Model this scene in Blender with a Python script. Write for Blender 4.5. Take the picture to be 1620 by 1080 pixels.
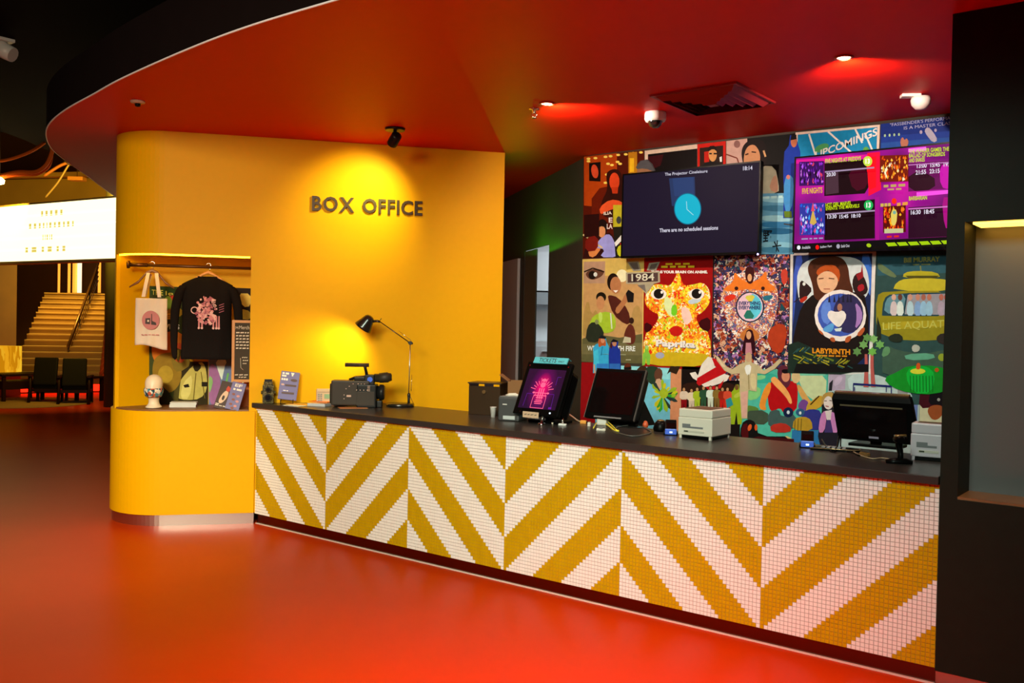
import bpy, bmesh, math, random
from mathutils import Vector, Matrix, noise
random.seed(7)
C = bpy.context.scene
COL = C.collection
for o in list(bpy.data.objects): bpy.data.objects.remove(o)

# ------------------------------------------------------------ camera
F = 1463.2; YAW, PITCH, ROLL = -0.662418, -0.016401, 0.019951
CAM = Vector((6.3673, -4.72653, 1.67392))
FW = Vector((math.sin(YAW)*math.cos(PITCH), math.cos(YAW)*math.cos(PITCH), math.sin(PITCH)))
R0 = Vector((math.cos(YAW), -math.sin(YAW), 0)); U0 = R0.cross(FW)
RT = R0*math.cos(ROLL)+U0*math.sin(ROLL); UP = -R0*math.sin(ROLL)+U0*math.cos(ROLL)
cd = bpy.data.cameras.new('camera'); cam = bpy.data.objects.new('camera', cd); COL.objects.link(cam)
cd.sensor_width = 36; cd.lens = F/1620*36; cd.clip_end = 200; cd.clip_start = .05
m = Matrix((RT, UP, -FW)).transposed().to_4x4(); m.translation = CAM; cam.matrix_world = m
C.camera = cam
def ray(x, y): return FW+RT*((x-810)/F)+UP*((540-y)/F)
def at_z(x, y, z): d = ray(x, y); return CAM+d*((z-CAM.z)/d.z)          # point of a level plane
def on_plane(x, y, p, n): d = ray(x, y); return CAM+d*((Vector(p)-CAM).dot(n)/d.dot(n))
def at_depth(x, y, dep): return CAM+ray(x, y)*dep

# ------------------------------------------------------------ view, world
C.view_settings.view_transform = 'Standard'; C.view_settings.look = 'None'
C.view_settings.exposure = 0.0; C.view_settings.gamma = 1.0; C.view_settings.use_curve_mapping = False
w = bpy.data.worlds.new('world'); C.world = w; w.use_nodes = True
w.node_tree.nodes['Background'].inputs[0].default_value = (1, .55, .3, 1)
w.node_tree.nodes['Background'].inputs[1].default_value = 0.02

# ------------------------------------------------------------ lights
def area(name, loc, aim, size, power, col, sy=None, spread=180):
    l = bpy.data.lights.new(name, 'AREA'); l.energy = power; l.color = col; l.size = size
    if sy: l.shape = 'RECTANGLE'; l.size_y = sy
    l.spread = math.radians(spread)
    o = bpy.data.objects.new(name, l); COL.objects.link(o); o.location = loc
    o.rotation_euler = (Vector(aim)-Vector(loc)).to_track_quat('-Z', 'Y').to_euler(); return o
def spot(name, loc, aim, power, col, ang=60, blend=.5, r=.03):
    l = bpy.data.lights.new(name, 'SPOT'); l.energy = power; l.color = col
    l.spot_size = math.radians(ang); l.spot_blend = blend; l.shadow_soft_size = r
    o = bpy.data.objects.new(name, l); COL.objects.link(o); o.location = loc
    o.rotation_euler = (Vector(aim)-Vector(loc)).to_track_quat('-Z', 'Y').to_euler(); return o
WARM = (1, .76, .6)
# unseen key and fill lights added behind the camera for display and mosaic
area('front_fill_left', (4.3, -5.7, 3.3), (-.3, -.6, .6), 1.5, 85, (1, .86, .60), 1.0, 85)
spot('front_key_spot_left', (4.1, -5.5, 3.3), (-.55, -.75, .15), 1050, (1, .95, .62), 28, 1.0, .25)
area('front_key_middle', (5.4, -4.4, 3.6), (3.4, 0, .6), 1.0, 42, (.78, 1, .84), 1.0, 70)
# unseen red light added to redden the floor and, by bounce, the soffit
area('red_wash', (5.6, -3.4, 4.0), (4.6, -1.9, 0), .8, 52, (1, .002, .0), .8, 55)
# ceiling downlights over the counter
spot('downlight_beam_a', (2.66, .36, 3.15), (2.7, 2.1, 2.0), 105, WARM, 140, .6)
spot('downlight_beam_b', (4.64, .41, 3.15), (4.5, 2.1, 2.0), 105, WARM, 140, .6)

# ------------------------------------------------------------ materials
def s2l(c): return c/12.92 if c <= .04045 else ((c+.055)/1.055)**2.4
def hexlin(h): h = h.lstrip('#'); return [s2l(int(h[i:i+2], 16)/255) for i in (0, 2, 4)]
MATS = {}
def mat(name, col, rough=.55, metal=0, emit=None, es=0, bump=0, bscale=60, var=0, spec=.5, trans=0, alpha=1, coat=0):
    if name in MATS: return MATS[name]
    m = bpy.data.materials.new(name); m.use_nodes = True; nt = m.node_tree; b = nt.nodes['Principled BSDF']
    if isinstance(col, str): col = hexlin(col)
    b.inputs['Base Color'].default_value = (*col, 1); b.inputs['Roughness'].default_value = rough
    b.inputs['Metallic'].default_value = metal; b.inputs['Specular IOR Level'].default_value = spec
    if trans: b.inputs['Transmission Weight'].default_value = trans
    if coat: b.inputs['Coat Weight'].default_value = coat; b.inputs['Coat Roughness'].default_value = .1
    if alpha < 1: b.inputs['Alpha'].default_value = alpha
    if emit is not None:
        if isinstance(emit, str): emit = hexlin(emit)
        b.inputs['Emission Color'].default_value = (*emit, 1); b.inputs['Emission Strength'].default_value = es
    tc = nt.nodes.new('ShaderNodeTexCoord')
    if var:
        n = nt.nodes.new('ShaderNodeTexNoise'); n.inputs['Scale'].default_value = bscale*.25; n.inputs['Detail'].default_value = 4
        nt.links.new(tc.outputs['Object'], n.inputs['Vector'])
        h = nt.nodes.new('ShaderNodeMix'); h.data_type = 'RGBA'
        h.inputs['A'].default_value = (*[c*(1-var) for c in col], 1); h.inputs['B'].default_value = (*[min(1, c*(1+var)) for c in col], 1)
        nt.links.new(n.outputs['Fac'], h.inputs['Factor']); nt.links.new(h.outputs['Result'], b.inputs['Base Color'])
    if bump:
        n2 = nt.nodes.new('ShaderNodeTexNoise'); n2.inputs['Scale'].default_value = bscale; n2.inputs['Detail'].default_value = 5
        nt.links.new(tc.outputs['Object'], n2.inputs['Vector'])
        bu = nt.nodes.new('ShaderNodeBump'); bu.inputs['Strength'].default_value = bump; bu.inputs['Distance'].default_value = .01
        nt.links.new(n2.outputs['Fac'], bu.inputs['Height']); nt.links.new(bu.outputs['Normal'], b.inputs['Normal'])
    MATS[name] = m; return m
def blotch(name, cols, scale=30, rough=.5, stretch=(1, 1, 1), emit=0, gain=(1, 1, 1), distort=0):
    """many small irregular patches in the colours given: collage-like prints and camouflage"""
    if name in MATS: return MATS[name]
    m = bpy.data.materials.new(name); m.use_nodes = True; nt = m.node_tree; b = nt.nodes['Principled BSDF']
    b.inputs['Roughness'].default_value = rough; b.inputs['Specular IOR Level'].default_value = .1
    tc = nt.nodes.new('ShaderNodeTexCoord'); mp = nt.nodes.new('ShaderNodeMapping'); mp.inputs['Scale'].default_value = stretch
    nt.links.new(tc.outputs['Object'], mp.inputs['Vector'])
    vec = mp.outputs['Vector']
    if distort:
        nn = nt.nodes.new('ShaderNodeTexNoise'); nn.inputs['Scale'].default_value = scale*.6
        nt.links.new(vec, nn.inputs['Vector'])
        ad = nt.nodes.new('ShaderNodeMix'); ad.data_type = 'VECTOR'; ad.inputs['Factor'].default_value = distort
        nt.links.new(vec, ad.inputs['A']); nt.links.new(nn.outputs['Color'], ad.inputs['B']); vec = ad.outputs['Result']
    v = nt.nodes.new('ShaderNodeTexVoronoi'); v.inputs['Scale'].default_value = scale; nt.links.new(vec, v.inputs['Vector'])
    sp = nt.nodes.new('ShaderNodeSeparateColor'); nt.links.new(v.outputs['Color'], sp.inputs['Color'])
    r = nt.nodes.new('ShaderNodeValToRGB'); r.color_ramp.interpolation = 'CONSTANT'
    el = r.color_ramp.elements
    while len(el) < len(cols): el.new(.5)
    for i, c in enumerate(cols):
        c = hexlin(c); el[i].position = i/len(cols)
        el[i].color = (*[min(.9, a*g) for a, g in zip(c, gain)], 1)
    nt.links.new(sp.outputs[0], r.inputs['Fac']); nt.links.new(r.outputs['Color'], b.inputs['Base Color'])
    if emit:
        nt.links.new(r.outputs['Color'], b.inputs['Emission Color']); b.inputs['Emission Strength'].default_value = emit
        b.inputs['Base Color'].default_value = (0, 0, 0, 1); nt.links.remove(b.inputs['Base Color'].links[0])
    MATS[name] = m; return m
PG = (1.1, 1.4, 1.6)
def ink(h):                                  # printing ink, matt-satin
    c = [min(.88, a*g) for a, g in zip(hexlin(h), PG)]
    return mat('ink_'+h.lstrip('#'), c, .5, var=.22, bscale=90, spec=.08)
def glow(h, s=1.0): return mat('screen_%s_%d' % (h.lstrip('#'), int(s*100)), (0, 0, 0), .5, emit=h, es=s, spec=.05)

YEL = mat('yellow_paint', (.80, .40, .0), .5, spec=.12, bump=.02, bscale=90, var=.03)
RED = mat('red_ceiling_paint', (.60, .006, .0), .5, spec=.08, bump=.015, bscale=40, var=.04)
FLR = mat('orange_red_vinyl', (.50, .036, .0), .36, spec=.08, bump=.02, bscale=8, var=.08)
BLK = mat('black_plastic', (.002, .002, .002), .35, spec=.10)
BLKM = mat('black_metal', (.010, .009, .008), .35, spec=.3)
SOOT = mat('black_ceiling_paint', (.006, .003, .003), .9, spec=.05, bump=.05, bscale=20, var=.2)
DKW = mat('charcoal_wall_paint', (.045, .040, .030), .6, spec=.2, bump=.03, bscale=60, var=.12)
PIL = mat('black_laminate_panel', (.012, .013, .008), .5, spec=.12, bump=.02, bscale=70, var=.15)
STEEL = mat('brushed_steel', (.62, .60, .58), .3, metal=1, bump=.03, bscale=30)
CHR = mat('chrome', (.75, .73, .70), .12, metal=1)
TOP = mat('dark_stone_worktop', (.034, .027, .024), .30, spec=.35, bump=.01, bscale=80, var=.2)
WHT = mat('white_plastic', (.72, .70, .67), .4)
GRY = mat('grey_plastic', (.16, .16, .165), .45)
DGRY = mat('dark_grey_plastic', (.05, .052, .055), .45)
WOOD = mat('brown_wood', (.22, .09, .03), .45, bump=.1, bscale=25, var=.35)
ORW = mat('orange_wood', (.62, .26, .06), .45, bump=.1, bscale=25, var=.25)

# ------------------------------------------------------------ mesh building
class MB:
    def __init__(s, M=None): s.bm = bmesh.new(); s.mats = []; s.M = M or Matrix()
    def mi(s, m):
        if m not in s.mats: s.mats.append(m)
        return s.mats.index(m)
    def v(s, p): return s.bm.verts.new(s.M @ Vector(p))
    def face(s, pts, m, smooth=False):
        try: f = s.bm.faces.new([s.v(p) for p in pts])
        except ValueError: return None
        f.material_index = s.mi(m); f.smooth = smooth; return f
    def grid(s, rings, m, closed=True, caps=(True, True), smooth=True):
        k = s.mi(m); R = [[s.v(p) for p in r] for r in rings]; n = len(R[0])
        for a, b in zip(R, R[1:]):
            for i in range(n if closed else n-1):
                j = (i+1) % n
                try: f = s.bm.faces.new((a[i], a[j], b[j], b[i])); f.material_index = k; f.smooth = smooth
                except ValueError: pass
        if closed:
            for r, c in ((R[0], caps[0]), (R[-1], caps[1])):
                if c:
                    try: f = s.bm.faces.new(r); f.material_index = k
                    except ValueError: pass
        return s
    def box(s, x0, x1, y0, y1, z0, z1, m, bev=0, M=None):
        b = bmesh.new(); bmesh.ops.create_cube(b, size=1)
        for v in b.verts: v.co = Vector(((x0+x1)/2+v.co.x*(x1-x0), (y0+y1)/2+v.co.y*(y1-y0), (z0+z1)/2+v.co.z*(z1-z0)))
        if bev: bmesh.ops.bevel(b, geom=b.edges[:], offset=bev, segments=2, affect='EDGES', profile=.6)
        T = s.M @ (M or Matrix()); k = s.mi(m); mp = {}
        for v in b.verts: mp[v] = s.bm.verts.new(T @ v.co)
        for f in b.faces: g = s.bm.faces.new([mp[v] for v in f.verts]); g.material_index = k
        b.free(); return s
    def prism(s, pts, z0, z1, m, smooth=False):
        return s.grid([[(p[0], p[1], z0) for p in pts], [(p[0], p[1], z1) for p in pts]], m, smooth=smooth)
    def cyl(s, p0, p1, r0, r1, m, n=20, caps=(True, True)): return s.tube([p0, p1], [r0, r1], m, n, caps)
    def tube(s, pts, r, m, n=10, caps=(True, True)):
        P = [Vector(p) for p in pts]; rs = r if isinstance(r, (list, tuple)) else [r]*len(P); rings = []; ref = None
        for i, p in enumerate(P):
            t = (P[min(i+1, len(P)-1)]-P[max(i-1, 0)])
            t = t.normalized() if t.length > 1e-9 else Vector((0, 0, 1))
            if ref is None: ref = Vector((0, 0, 1)) if abs(t.z) < .9 else Vector((1, 0, 0))
            a = (ref-t*ref.dot(t)).normalized(); ref = a; b = t.cross(a)
            rings.append([p+(a*math.cos(2*math.pi*k/n)+b*math.sin(2*math.pi*k/n))*rs[i] for k in range(n)])
        return s.grid(rings, m, caps=caps)
    def lathe(s, prof, m, c=(0, 0, 0), n=28, sx=1, sy=1):
        return s.grid([[(c[0]+r*math.cos(2*math.pi*k/n)*sx, c[1]+r*math.sin(2*math.pi*k/n)*sy, c[2]+z) for k in range(n)] for r, z in prof], m)
    def ball(s, c, r, m, n=16, sx=1, sy=1, sz=1):
        return s.lathe([(max(1e-4, r*math.sin(math.pi*i/10)), -r*sz*math.cos(math.pi*i/10)) for i in range(11)], m, c, n, sx, sy)
    def build(s, name, parent=None, label=None, cat=None, group=None, kind=None, bevel=0, sub=0, recentre=True):
        me = bpy.data.meshes.new(name); bmesh.ops.recalc_face_normals(s.bm, faces=s.bm.faces[:]) if getattr(s, 'recalc', True) else None
        s.bm.to_mesh(me); s.bm.free()
        for m in s.mats: me.materials.append(m)
        o = bpy.data.objects.new(name, me); COL.objects.link(o)
        if recentre and len(me.vertices) and not parent:
            xs = [v.co for v in me.vertices]
            c = Vector(((min(v.x for v in xs)+max(v.x for v in xs))/2, (min(v.y for v in xs)+max(v.y for v in xs))/2, min(v.z for v in xs)))
            me.transform(Matrix.Translation(-c)); o.location = c
        if bevel:
            b = o.modifiers.new('bevel', 'BEVEL'); b.width = bevel; b.segments = 2; b.limit_method = 'ANGLE'
        if sub: b = o.modifiers.new('sub', 'SUBSURF'); b.levels = b.render_levels = sub
        if parent: o.parent = parent
        tag(o, label, cat, group, kind); return o
def tag(o, label=None, cat=None, group=None, kind=None):
    for k, v in (('label', label), ('category', cat), ('group', group), ('kind', kind)):
        if v: o[k] = v
    return o
def thing(name, label, cat, loc=(0, 0, 0), rz=0, group=None):
    o = bpy.data.objects.new(name, None); COL.objects.link(o); o.location = loc; o.rotation_euler = (0, 0, rz)
    o.empty_display_size = .05
    return tag(o, label, cat, group)
def rounded(pts, it=2):
    for _ in range(it):
        q = []
        for i, p in enumerate(pts):
            a = pts[(i+1) % len(pts)]
            q += [(p[0]*.75+a[0]*.25, p[1]*.75+a[1]*.25), (p[0]*.25+a[0]*.75, p[1]*.25+a[1]*.75)]
        pts = q
    return pts
_tc = {}
def text_polys(txt, bold=0):
    k = (txt, bold)
    if k in _tc: return _tc[k]
    cu = bpy.data.curves.new('t', 'FONT'); cu.body = txt; cu.size = 1; cu.offset = bold; cu.resolution_u = 3; cu.fill_mode = 'FRONT'
    o = bpy.data.objects.new('t', cu); COL.objects.link(o)
    bpy.context.view_layer.update()
    me = bpy.data.meshes.new_from_object(o)
    vs = [v.co.copy() for v in me.vertices]; fs = [tuple(p.vertices) for p in me.polygons]
    bpy.data.objects.remove(o); bpy.data.curves.remove(cu); bpy.data.meshes.remove(me)
    if not vs: return ([], [], (0, 0, 1, 1))
    bb = (min(v.x for v in vs), min(v.y for v in vs), max(v.x for v in vs), max(v.y for v in vs))
    _tc[k] = (vs, fs, bb); return _tc[k]
def put_text(mb, txt, P00, P10, P01, m, lift=None, bold=0, thick=0):
    """lay text in the parallelogram: P00 lower left, P10 lower right, P01 upper left"""
    vs, fs, bb = text_polys(txt, bold); P00, P10, P01 = Vector(P00), Vector(P10), Vector(P01)
    if not vs: return
    k = mb.mi(m); off = lift or Vector((0, 0, 0))
    def q(v, d=0): return P00+(P10-P00)*((v.x-bb[0])/(bb[2]-bb[0]))+(P01-P00)*((v.y-bb[1])/(bb[3]-bb[1]))+off*1.0+(off.normalized()*d if d else Vector((0,0,0)))
    V = [mb.v(q(v, thick)) for v in vs]
    for f in fs:
        try: g = mb.bm.faces.new([V[i] for i in f]); g.material_index = k
        except ValueError: pass
    if thick:
        V2 = [mb.v(q(v, 0)) for v in vs]; cnt = {}
        for f in fs:
            for a, b in zip(f, f[1:]+f[:1]): cnt[(a, b)] = 1
        for (a, b) in cnt:
            if (b, a) not in cnt:
                try: g = mb.bm.faces.new((V[b], V[a], V2[a], V2[b])); g.material_index = k
                except ValueError: pass
def blocks(n, seed):
    r = random.Random(seed); w_ = [r.uniform(.6, 1.5) for _ in range(n)]; g = .35; tot = sum(w_)+g*(n-1); x = 0; out = []
    for a in w_: out.append((x/tot, (x+a)/tot)); x += a+g
    return out
class Art:
    """flat print on a plane: shapes are given in the photograph's pixels and laid on the plane where it stands"""
    def __init__(s, p, n, M=None): s.p = Vector(p); s.n = Vector(n).normalized(); s.mb = MB(); s.k = 0; s.step = .0004
    def P(s, x, y, k=None): return on_plane(x, y, s.p+s.n*(s.step*(s.k if k is None else k)), s.n)
    def poly(s, pts, m, smooth=0):
        s.k += 1
        if smooth: pts = rounded(pts, smooth)
        s.mb.face([s.P(*q) for q in pts], m if not isinstance(m, str) else ink(m)); return s
    def ell(s, cx, cy, rx, ry, m, rot=0, n=20):
        c, q = math.cos(rot), math.sin(rot)
        return s.poly([(cx+rx*math.cos(t)*c-ry*math.sin(t)*q, cy+rx*math.cos(t)*q+ry*math.sin(t)*c) for t in [2*math.pi*i/n for i in range(n)]], m)
    def line(s, pts, wd, m):
        for (x0, y0), (x1, y1) in zip(pts, pts[1:]):
            L = math.hypot(x1-x0, y1-y0) or 1; nx, ny = -(y1-y0)/L*wd/2, (x1-x0)/L*wd/2
            s.poly([(x0+nx, y0+ny), (x1+nx, y1+ny), (x1-nx, y1-ny), (x0-nx, y0-ny)], m)
        return s
    def words(s, n, x0, y0, x1, y1, h, m):
        """a line of print too small to read: one bar per word"""
        s.k += 1
        for a, b in blocks(n, int(x0*7+y0)):
            P = [(x0+(x1-x0)*f, y0+(y1-y0)*f) for f in (a, b)]
            s.poly([P[0], P[1], (P[1][0], P[1][1]-h), (P[0][0], P[0][1]-h)], m); s.k -= 1
        s.k += 1; return s
    def text(s, t, x0, y0, x1, y1, h, m, bold=0, sh=0):
        """baseline from (x0,y0) to (x1,y1), height h px"""
        s.k += 1; put_text(s.mb, t, s.P(x0, y0), s.P(x1, y1), s.P(x0+sh, y0-h), m if not isinstance(m, str) else ink(m), bold=bold); return s

# ------------------------------------------------------------ the setting
S = Vector((.625, .7806, 0)); N = Vector((.7806, -.625, 0))        # along and out of the yellow wall
def yw(s, n): return (S*s+N*n).to_2d()
H = 3.19
mb = MB(); mb.box(-45, 14, -14, 45, -.1, 0, FLR); mb.build('floor', kind='structure')

R_ = .47; SC = -.70
def arc(R, n, a0, a1, k=40):
    return [tuple(yw(SC, -R_) + R*(math.cos(t)*N-math.sin(t)*S).to_2d()) for t in [math.radians(a0+(a1-a0)*i/k) for i in range(k+1)]]
SE = 2.075                                                          # right end of the yellow wall
ZB, ZN0, ZN1 = .09, .93, 2.205
TH0 = 68
mb = MB()
front = arc(R_, 0, 0, 180)
full = [tuple(yw(SE, 0))]+front+[tuple(yw(SE, -2*R_))]
mb.prism(full, ZN1, H, YEL)
low = [tuple(yw(SE, 0)), tuple(yw(.0, 0)), tuple(yw(.0, .02))]+arc(R_+.02, 0, 0, 180)+[tuple(yw(SE, -2*R_))]
mb.prism(low, ZB, ZN0, YEL)
mb.prism([tuple(yw(SE, 0)), tuple(yw(-.05, 0)), tuple(yw(-.05, -2*R_)), tuple(yw(SE, -2*R_))], ZN0, ZN1, YEL)
opn = arc(R_, 0, TH0, 180)
inl = arc(R_-.03, 0, TH0, TH0, 1)[0]
mb.prism([inl]+opn+[tuple(yw(-.05, -2*R_)), tuple(yw(-.05, -.5)), tuple(yw(-.9, -.5))], ZN0, ZN1, YEL)
wall_left = mb.build('wall_left', kind='structure')
mb = MB()
mb.prism([tuple(yw(-.053, -.003)), tuple(yw(SC, -.003))]+arc(R_-.004, 0, 0, TH0-3)+[tuple(yw(-.88, -.49)), tuple(yw(-.053, -.49))], ZN0, ZN0+.012, WOOD)
mb.build('display_shelf', label='thin brown wooden shelf board at the bottom of the yellow display niche', cat='shelf')
mb = MB()
mb.prism([tuple(yw(.0, .004))]+arc(R_+.004, 0, 0, 180)+[tuple(yw(.0, -2*R_))], 0, ZB, STEEL)
mb.build('baseboard_left', kind='structure')
# LED line under the niche head; its glow also stands for the lit underside
LED = mat('warm_led_strip', (1, .8, .4), .5, emit=(1, .58, .006), es=11)
mb = MB()
mb.prism([tuple(yw(-.06, -.012)), tuple(yw(SC, -.012))]+arc(R_-.012, 0, 2, TH0-4, 12)+arc(R_-.04, 0, TH0-4, 2, 12)+[tuple(yw(-.06, -.04))], ZN1-.012, ZN1, LED)
mb.build('niche_led_glow', label='glowing warm light strip under the head of the yellow display niche', cat='light strip')

# soffit over the box office (curved red canopy)
edge = [(9.2, -1.85), (3.04, -1.80), (2.36, -1.80), (1.71, -1.75), (.8, -1.63), (.22, -1.52), (-.4, -1.40), (-.95, -1.25), (-1.45, -1.05), (-2.05, -.72), (-2.6, -.32), (-3.41, .33), (-4.42, 1.12), (-5.6, 2.1), (-4.4, 6.5), (9.2, 6.5)]
def spline(pts, k=6):
    out = []
    for i in range(len(pts)-1):
        p0, p1, p2, p3 = [Vector(pts[max(0, min(len(pts)-1, j))]) for j in (i-1, i, i+1, i+2)]
        for t in [a/k for a in range(k)]:
            out.append(tuple(.5*((2*p1)+(p2-p0)*t+(2*p0-5*p1+4*p2-p3)*t*t+(3*p1-p0-3*p2+p3)*t**3)))
    return out+[tuple(pts[-1])]
curve = spline(edge[1:-2])
ring = [edge[0]]+curve+[edge[-2], edge[-1]]
mb = MB(); mb.face([(p[0], p[1], H) for p in ring], RED)
mb.grid([[(p[0], p[1], H) for p in ring], [(p[0], p[1], H+.34) for p in ring]], SOOT, caps=(False, True), smooth=False)
mb.build('ceiling', kind='structure')
TRIM = mat('pale_edge_trim', (.75, .68, .72), .35)
mb = MB(); mb.tube([(p[0], p[1], H+.004) for p in [edge[0]]+curve], .006, TRIM, 6); mb.build('trim_1', kind='structure')

# back wall with the posters, service door wall, black wall on the right
mb = MB(); mb.box(1.86, 7.5, 2.1, 2.3, 0, H, DKW); mb.build('wall_back', kind='structure')
WD = Vector((-.797, .604, 0)); WN = Vector((-.604, -.797, 0))        # service wall runs back left from the posters
W0 = Vector((1.86, 2.1, 0))
def sw(s, n, z=0): p = W0+WD*s+WN*n; return (p.x, p.y, z)
def sbox(mb, s0, s1, n0, n1, z0, z1, m): mb.grid([[sw(s0, n0, z), sw(s1, n0, z), sw(s1, n1, z), sw(s0, n1, z)] for z in (z0, z1)], m, smooth=False)
mb = MB(); sbox(mb, 0, 1.14, -.02, 0, 0, H, DKW); sbox(mb, 1.14, 2.05, -.02, 0, 2.50, H, DKW); sbox(mb, 2.05, 5, -.02, 0, 0, H, DKW)
mb.build('wall_service', kind='structure')
mb = MB(); LG = mat('pale_grey_door', (.62, .60, .60), .5)
sbox(mb, 2.22, 3.1, .0, .03, .0, 2.43, LG); mb.build('door_1', kind='structure')
DD = mat('dark_green_grey_door', (.045, .055, .05), .4)
d2 = MB(); sbox(d2, 1.60, 2.04, -.018, -.004, 0, 2.49, DD); o2 = d2.build('door_2', kind='structure')
h = MB(); h.tube([sw(1.62, -.07, 1.1), sw(1.62, -.02, 1.1), sw(1.62, -.02, 1.32), sw(1.62, -.07, 1.32)], .008, STEEL, 8)
hd = h.build('door_handle'); hd.parent = o2; hd.matrix_parent_inverse = Matrix.Translation(-o2.location)
# bright pantry seen through the open door
PW = mat('white_pantry_wall', (.62, .66, .68), .6)
mb = MB(); sbox(mb, -.2, 3.6, -2.6, -2.5, 0, H, PW); sbox(mb, 3.5, 3.6, -2.5, -.03, 0, H, PW); mb.build('wall_pantry', kind='structure')
cab = thing('wall_cabinet', 'pale wall cabinet seen high through the half open service door', 'cabinet', (0, 0, 0))
mb = MB(); sbox(mb, 3.2, 3.49, -2.4, -.05, 1.95, 2.1, mat('cabinet_steel', (.25, .28, .3), .3)); sbox(mb, 3.22, 3.49, -2.4, -.05, 2.12, 2.6, PW); mb.build('body', parent=cab)
cab = thing('drawer_unit', 'pale chest of drawers seen low through the half open service door', 'drawers')
mb = MB(); sbox(mb, 3.0, 3.49, -2.4, -.05, 0.0, 1.5, mat('cabinet_white', (.5, .54, .56), .4)); mb.build('body', parent=cab)
for i in range(5):
    mb = MB(); sbox(mb, 2.98, 3.0, -2.38, -.07, .12+i*.27, .36+i*.27, mat('drawer_front', (.45, .49, .51), .4)); d = mb.build('drawer', parent=cab)
    mb = MB(); sbox(mb, 2.955, 2.98, -.75, -.5, .28+i*.27, .30+i*.27, STEEL); mb.build('handle', parent=d)
pl = sw(2.2, -1.3, 3.0)
area('pantry_lamp', pl, (pl[0], pl[1], 0), .6, 45, (.86, .97, 1), .6)
gl = sw(1.35, .30, 2.40)
spot('green_up_light', gl, sw(1.35, .30, 3.4), 9, (.12, 1, .01), 176, .06, .01)  # unseen green lamp, aimed up so its glow stops at the door head

NX0 = 5.36
mb = MB()
mb.box(5.282, 14, 0, .6, ZB-.02, .90, PIL); mb.box(5.282, 14, 0, .6, 2.205, H, PIL)
mb.box(5.282, NX0, 0, .6, .9, 2.205, PIL); mb.box(NX0, 14, .24, .6, .9, 2.205, mat('grey_niche_lining', (.12, .12, .118), .32, bump=.02))
mb.build('wall_right', kind='structure')
mb = MB(); mb.box(NX0, 12, .003, .239, .9, .912, WOOD); mb.build('niche_shelf', label='brown wooden shelf board in the lit recess of the black wall', cat='shelf')
mb = MB(); mb.box(NX0+.03, 12, .02, .20, 2.195, 2.205, mat('lit_head_glow', (1, .8, .4), .5, emit=(1, .50, .06), es=5)); mb.build('niche_led_glow', label='glowing warm light strip under the head of the recess in the black wall', cat='light strip')  # full-depth glow puts lamp and lit head underside into one sheet
mb = MB(); mb.box(5.283, 14, .012, .5, 0, ZB-.02, STEEL); mb.build('baseboard_right', kind='structure')
# main hall ceiling, high and black, ending in a soft curve
ce = [(14, -14), (-30, -14), (-14, -4)]+[tuple(at_z(x, y, 4.3).to_2d()) for x, y in ((-60, 190), (0, 207), (40, 222), (80, 240), (110, 262))]+[(-4, 6.4), (14, 6.4)]
mb = MB(); mb.prism(ce, 4.3, 4.5, SOOT); mb.build('ceiling_hall', kind='structure')

# ------------------------------------------------------------ counter
ct = thing('service_counter', 'long box office counter faced in white and mustard zigzag mosaic under a dark stone top', 'counter')
CW = 5.28; CB = .80
mb = MB(); mb.prism([(.012, .012), (CW, .012), (CW, .62), (.50, .62)], .08, .958, mat('counter_board', (.09, .07, .05), .6)); mb.build('body', parent=ct)
GRT = mat('pale_grout', (.34, .31, .27), .8); TW = mat('white_mosaic_tile', (.86, .84, .80), .25, var=.04, bscale=300)
TY = mat('mustard_mosaic_tile', (.55, .34, .002), .25, var=.12, bscale=60)
TG = mat('mustard_grout', (.42, .25, .01), .8)
mb = MB(); T = .022; g = .0013
kw, ky, kgw, kgy = mb.mi(TW), mb.mi(TY), mb.mi(GRT), mb.mi(TG)
def white(p, u, v): return (((v+u)//10) % 2 == 0) if p % 2 else (((v+39-u)//10) % 2 == 1)
bm = mb.bm
for p in range(6):
    for u in range(40):
        for v in range(40):
            x = p*.88+u*T; z = .96-v*T; wt = white(p, u, v)
            j = random.uniform(-.0004, .0004)
            b0 = [bm.verts.new(q) for q in ((x, .011, z), (x+T, .011, z), (x+T, .011, z-T), (x, .011, z-T))]
            f = bm.faces.new(b0); f.material_index = kgw if wt else kgy
            a = [bm.verts.new(q) for q in ((x+g, .0110, z-g), (x+T-g, .0110, z-g), (x+T-g, .0110, z-T+g), (x+g, .0110, z-T+g))]
            c = [bm.verts.new(q) for q in ((x+g*1.6, .0075+j, z-g*1.6), (x+T-g*1.6, .0075-j, z-g*1.6), (x+T-g*1.6, .0075-j, z-T+g*1.6), (x+g*1.6, .0075+j, z-T+g*1.6))]
            f = bm.faces.new(c); f.material_index = kw if wt else ky
            for i in range(4):
                f = bm.faces.new((a[i], a[(i+1) % 4], c[(i+1) % 4], c[i])); f.material_index = kw if wt else ky
mb.build('mosaic_front', parent=ct)
mb = MB(); mb.prism([(-.020, -.022), (CW, -.022), (CW, CB), (CB*.8, CB)], .96, 1.0, TOP); mb.build('worktop', parent=ct, bevel=.003)
mb = MB(); mb.box(.02, CW, .02, .05, .0, .08, mat('dark_mirror_plinth', (.16, .09, .07), .16, metal=1)); mb.build('plinth', parent=ct)
mb = MB(); mb.box(.02, CW, .004, .02, .0, .006, mat('pale_floor_trim', (.72, .58, .50), .35)); mb.build('floor_trim', parent=ct)

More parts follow.
